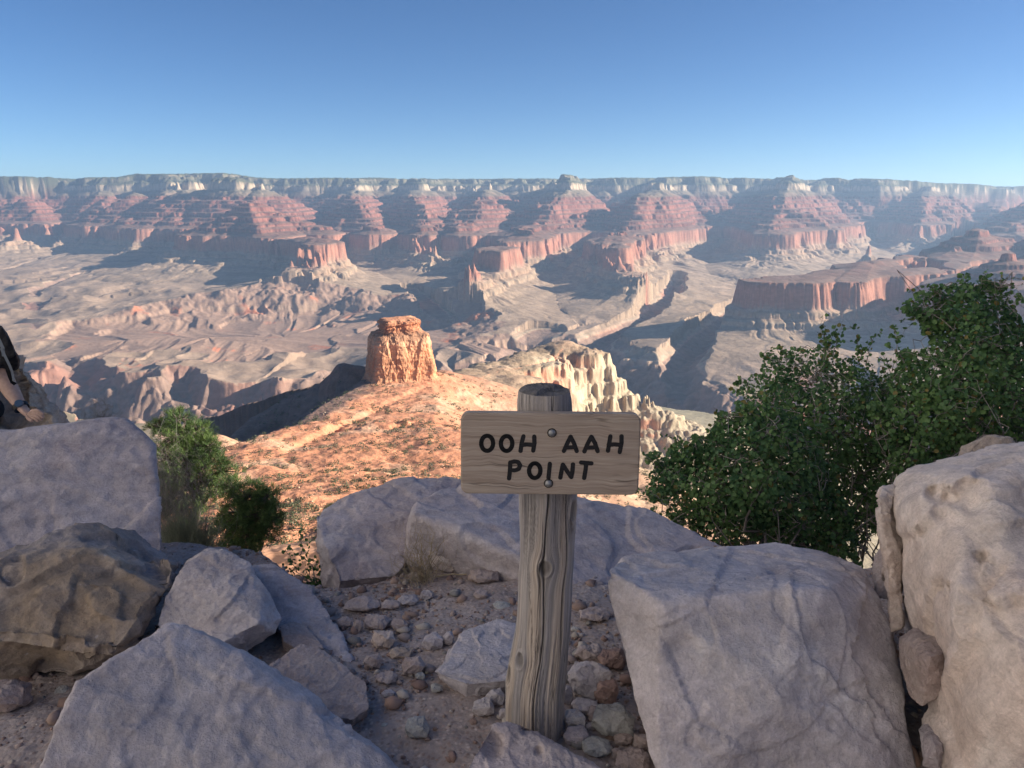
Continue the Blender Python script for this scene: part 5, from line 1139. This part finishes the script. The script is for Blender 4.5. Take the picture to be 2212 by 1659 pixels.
# ---------------------------------------------------------------- the hiker sitting at the far left, hand on the rock
def cloth_mat(name, c, rough=.9, sc=400):
    t = NT(name); n = t.noise(t.pos(), sc, 3, .6); w = t.noise(t.pos(), 22, 4, .6)
    col = t.mix(.5, c, t.ramp(n, [(.3, .7), (.7, 1.3)]), 'MULTIPLY'); return t.done(col, t.bump(w, .8, .012, t.bump(n, .4, .0006)), rough)
def skinned(name, verts, edges, mat, parent, origin, sub=2, root=0):
    """verts: (point, radius); one continuous surface grown along the edges"""
    me = bpy.data.meshes.new(name); me.from_pydata([v[0] for v in verts], edges, []); o = link(name, me)
    m = o.modifiers.new('k', 'SKIN'); m.branch_smoothing = .6; m.use_smooth_shade = True
    for i, v in enumerate(verts):
        r = v[1]; me.skin_vertices[0].data[i].radius = r if hasattr(r, '__len__') else (r, r)
    me.skin_vertices[0].data[root].use_root = True
    m2 = o.modifiers.new('s', 'SUBSURF'); m2.levels = sub; m2.render_levels = sub
    dg = bpy.context.evaluated_depsgraph_get(); dg.update(); me2 = bpy.data.meshes.new_from_object(o.evaluated_get(dg)); o.modifiers.clear(); o.data = me2; bpy.data.meshes.remove(me)
    me2.name = name; me2.transform(Matrix.Translation(-Vector(origin))); me2.materials.clear(); me2.materials.append(mat)
    for p in me2.polygons: p.use_smooth = True
    if parent: o.parent = parent
    else: o.location = origin
    return o
def soft_hull(name, P, mat, parent, origin, vox=.008, it=10, wr=.004):
    bm = bmesh.new()
    for p in P: bm.verts.new(p)
    bmesh.ops.convex_hull(bm, input=bm.verts); bmesh.ops.recalc_face_normals(bm, faces=bm.faces)
    me = bpy.data.meshes.new(name); bm.to_mesh(me); bm.free(); o = link(name, me)
    m = o.modifiers.new('r', 'REMESH'); m.mode = 'VOXEL'; m.voxel_size = vox; m = o.modifiers.new('s', 'SMOOTH'); m.iterations = it
    dg = bpy.context.evaluated_depsgraph_get(); dg.update(); me2 = bpy.data.meshes.new_from_object(o.evaluated_get(dg)); o.modifiers.clear(); o.data = me2; bpy.data.meshes.remove(me)
    V = np.array([v.co[:] for v in me2.vertices]); N = np.array([v.normal[:] for v in me2.vertices]); V = V + N * (wr * fbm3(V, .06, 3, 91))[:, None] - np.array(origin)
    me2.vertices.foreach_set('co', V.ravel()); me2.name = name; me2.materials.clear(); me2.materials.append(mat)
    for p in me2.polygons: p.use_smooth = True
    if parent: o.parent = parent
    else: o.location = origin
    return o
def build_person():
    Yp = 3.5
    def q(u, v, dy=0): return Vector(PY(u, v, Yp + dy))
    t = NT('skin'); n = t.noise(t.pos(), 60, 4, .6); skin = t.done(t.ramp(n, [(.3, (.40, .27, .215)), (.7, (.50, .35, .285))]), t.bump(n, .3, .001), .6)
    shirt, short, pack = cloth_mat('navy shirt', (.020, .028, .055)), cloth_mat('black shorts', (.010, .012, .018)), cloth_mat('black pack cloth', (.012, .014, .020), .7)
    V = []; E = []
    def add(p, r, par=None):
        V.append((p, r)); 
        if par is not None: E.append((par, len(V) - 1))
        return len(V) - 1
    pel = add(q(-72, 905, .05), (.145, .11)); sp = add(q(-70, 840, .05), (.125, .095), pel); chs = add(q(-64, 760, .05), (.15, .11), sp); nk0 = add(q(-62, 706, .05), (.075, .07), chs)
    nk = add(q(-64, 680, .05), (.055, .055), nk0); hd1 = add(q(-70, 655, .02), (.075, .08), nk); hd2 = add(q(-70, 620, .02), (.078, .09), hd1)
    nose = add(q(-104, 650, -.02), .012, hd1); ear = add(q(-64, 648, -.075), .014, hd1)
    sh = add(q(-30, 728, -.08), .058, chs); el = add(q(0, 806, -.02), .043, sh); fa = add(q(20, 838, -.04), .040, el); wr = add(q(45, 879, -.08), (.030, .024), fa)
    pm = add(q(58, 890, -.10), (.036, .017), wr)
    for k1, k2, tip in (((70, 887), (83, 887), (95, 896)), ((71, 891), (85, 893), (95, 904)), ((70, 896), (82, 899), (91, 909)), ((68, 900), (77, 904), (84, 911))):
        a = add(q(k1[0], k1[1], -.12), .0105, pm); b = add(q(k2[0], k2[1], -.13), .0095, a); add(q(tip[0], tip[1], -.13), .0075, b)
    th = add(q(59, 899, -.12), .0115, pm); th2 = add(q(64, 906, -.13), .0095, th); add(q(71, 910, -.14), .008, th2)
    s2 = add(q(-98, 730, .16), .058, chs); e2 = add(q(-125, 810, .10), .045, s2); w2 = add(q(-165, 850, .02), .028, e2); p2 = add(q(-180, 856, 0), (.034, .018), w2)
    for i in range(4):
        a = add(q(-190, 850 + i * 5, -.02), .010, p2); add(q(-204, 853 + i * 5, -.03), .008, a)
    for dy in (-.12, .16):
        h = add(q(-100, 915, dy), .085, pel); k = add(q(-240, 880, dy), .062, h); a = add(q(-265, 1010, dy + .02), .042, k); f = add(q(-300, 1040, dy), .035, a)
    base = q(-72, 950, .05)
    root = bpy.data.objects.new('person', None); scene.collection.objects.link(root); root.location = base
    tag(root, 'hiker in navy shirt and black shorts sitting at the left edge, leaning on one hand', 'person')
    body = skinned('body', V, E, skin, root, base, 2)
    skinned('shirt', [(q(-71, 885, .05), (.150, .118)), (q(-70, 840, .05), (.140, .112)), (q(-64, 762, .05), (.165, .125)), (q(-62, 716, .05), (.085, .08)), (q(-28, 730, -.08), .074), (q(-5, 796, -.03), .060), (q(-100, 732, .16), .074), (q(-118, 790, .11), .06)],
            [(0, 1), (1, 2), (2, 3), (2, 4), (4, 5), (2, 6), (6, 7)], shirt, root, base)
    skinned('shorts', [(q(-71, 900, .05), (.165, .13)), (q(-98, 914, -.12), .105), (q(-180, 895, -.12), .088), (q(-98, 914, .16), .105), (q(-180, 895, .16), .088), (q(-5, 878, -.02), .055)], [(0, 1), (1, 2), (0, 3), (3, 4), (0, 5)], short, root, base)
    hair = cloth_mat('brown hair', (.05, .03, .02)); soft_hull('hair', [q(-70 + a, 628 + b, c) for a in (-36, 44) for b in (-38, 20) for c in (-.085, .13)], hair, root, base, .01, 14, .006)
    # watch
    wa = q(45, 879, -.08); ax = (q(58, 890, -.10) - q(20, 838, -.04)).normalized(); qn = ax.to_track_quat('Z', 'Y')
    bm = bmesh.new(); r = bmesh.ops.create_cone(bm, cap_ends=False, segments=40, radius1=.0345, radius2=.0335, depth=.022); bmesh.ops.scale(bm, vec=(1, .88, 1), verts=bm.verts)
    bmesh.ops.solidify(bm, geom=bm.faces[:], thickness=.003)
    me = bpy.data.meshes.new('watch_strap'); bm.to_mesh(me); bm.free(); me.materials.append(cloth_mat('black rubber strap', (.012, .013, .016), .5)); w = bpy.data.objects.new('watch', me); me.name = 'watch'
    scene.collection.objects.link(w); w.parent = root; w.location = wa - base; w.rotation_mode = 'QUATERNION'; w.rotation_quaternion = qn
    bm = bmesh.new(); bmesh.ops.create_cone(bm, cap_ends=True, segments=36, radius1=.019, radius2=.017, depth=.010); bmesh.ops.bevel(bm, geom=bm.edges[:], offset=.001, segments=2, affect='EDGES')
    t = NT('watch glass'); t.b.inputs['Specular IOR Level'].default_value = .6; me = bpy.data.meshes.new('watch_face'); bm.to_mesh(me); bm.free(); me.materials.append(t.done((.06, .10, .16), None, .15))
    f = link('watch_face', me, w); d = qn.inverted() @ Vector((.15, -.62, .75)); d.z = 0; d.normalize(); f.location = d * .034; f.rotation_mode = 'QUATERNION'; f.rotation_quaternion = d.to_track_quat('Z', 'Y')
    # backpack with straps
    pb = q(5, 800, .0); bp = bpy.data.objects.new('backpack', None); scene.collection.objects.link(bp); bp.location = pb; tag(bp, 'black backpack worn by the hiker at the left edge', 'backpack')
    prof_ = [(-34, 700), (4, 705), (20, 733), (28, 748), (35, 764), (42, 778), (41, 790), (30, 799), (18, 797), (0, 790), (-30, 786)]
    soft_hull('pack', [q(u, v, dy) for u, v in prof_ for dy in (-.10 if 700 < v < 797 and u < 40 else -.03, .18)], pack, bp, pb, .006, 6, .006)
    lt = cloth_mat('pale grey webbing', (.30, .34, .38)); 
    def band(name, pts, wd, m, th_=.003):
        P = [q(*p) for p in pts]; bm = bmesh.new(); prev = None
        for i, p in enumerate(P):
            tdir = (P[min(i + 1, len(P) - 1)] - P[max(i - 1, 0)]).normalized(); s = tdir.cross(Vector((0, -1, .2))).normalized() * wd
            cur = [bm.verts.new(p + s), bm.verts.new(p - s)]
            if prev: bm.faces.new((prev[0], prev[1], cur[1], cur[0]))
            prev = cur
        bmesh.ops.solidify(bm, geom=bm.faces[:], thickness=th_); bmesh.ops.recalc_face_normals(bm, faces=bm.faces)
        me = bpy.data.meshes.new(name); bm.to_mesh(me); bm.free(); me.transform(Matrix.Translation(-pb)); me.materials.append(m); return link(name, me, bp)
    band('strap', [(6, 770, -.14), (12, 785, -.15), (17, 800, -.15), (22, 815, -.14), (27, 826, -.13), (34, 830, -.12)], .010, pack)
    band('strap', [(2, 752, -.15), (12, 772, -.155), (20, 788, -.155), (26, 803, -.15), (29, 818, -.14), (29, 824, -.135)], .006, lt)
    band('strap', [(-20, 712, -.13), (-2, 735, -.14), (6, 752, -.145), (8, 770, -.14)], .008, lt)
    # pale hem under the shorts
build_person()
# ---------------------------------------------------------------- the hazy air
def build_haze():
    me = bpy.data.meshes.new('haze'); bm = bmesh.new(); bmesh.ops.create_cube(bm, size=1.0); bm.to_mesh(me); bm.free()
    o = link('haze', me); o.scale = (90000, 90000, 2050); o.location = (0, 20000, -1400 + 1025)
    m = bpy.data.materials.new('haze'); m.use_nodes = True; n = m.node_tree.nodes; n.remove(n['Principled BSDF'])
    v = n.new('ShaderNodeVolumePrincipled'); v.inputs['Density'].default_value = HAZE_D; v.inputs['Color'].default_value = HAZE_C; v.inputs['Anisotropy'].default_value = 0.2
    m.node_tree.links.new(v.outputs[0], n['Material Output'].inputs['Volume']); me.materials.append(m)
    tag(o, kind='stuff')
HAZE_D = 3.1e-5; HAZE_C = (.48, .70, 1.0, 1)
build_haze()
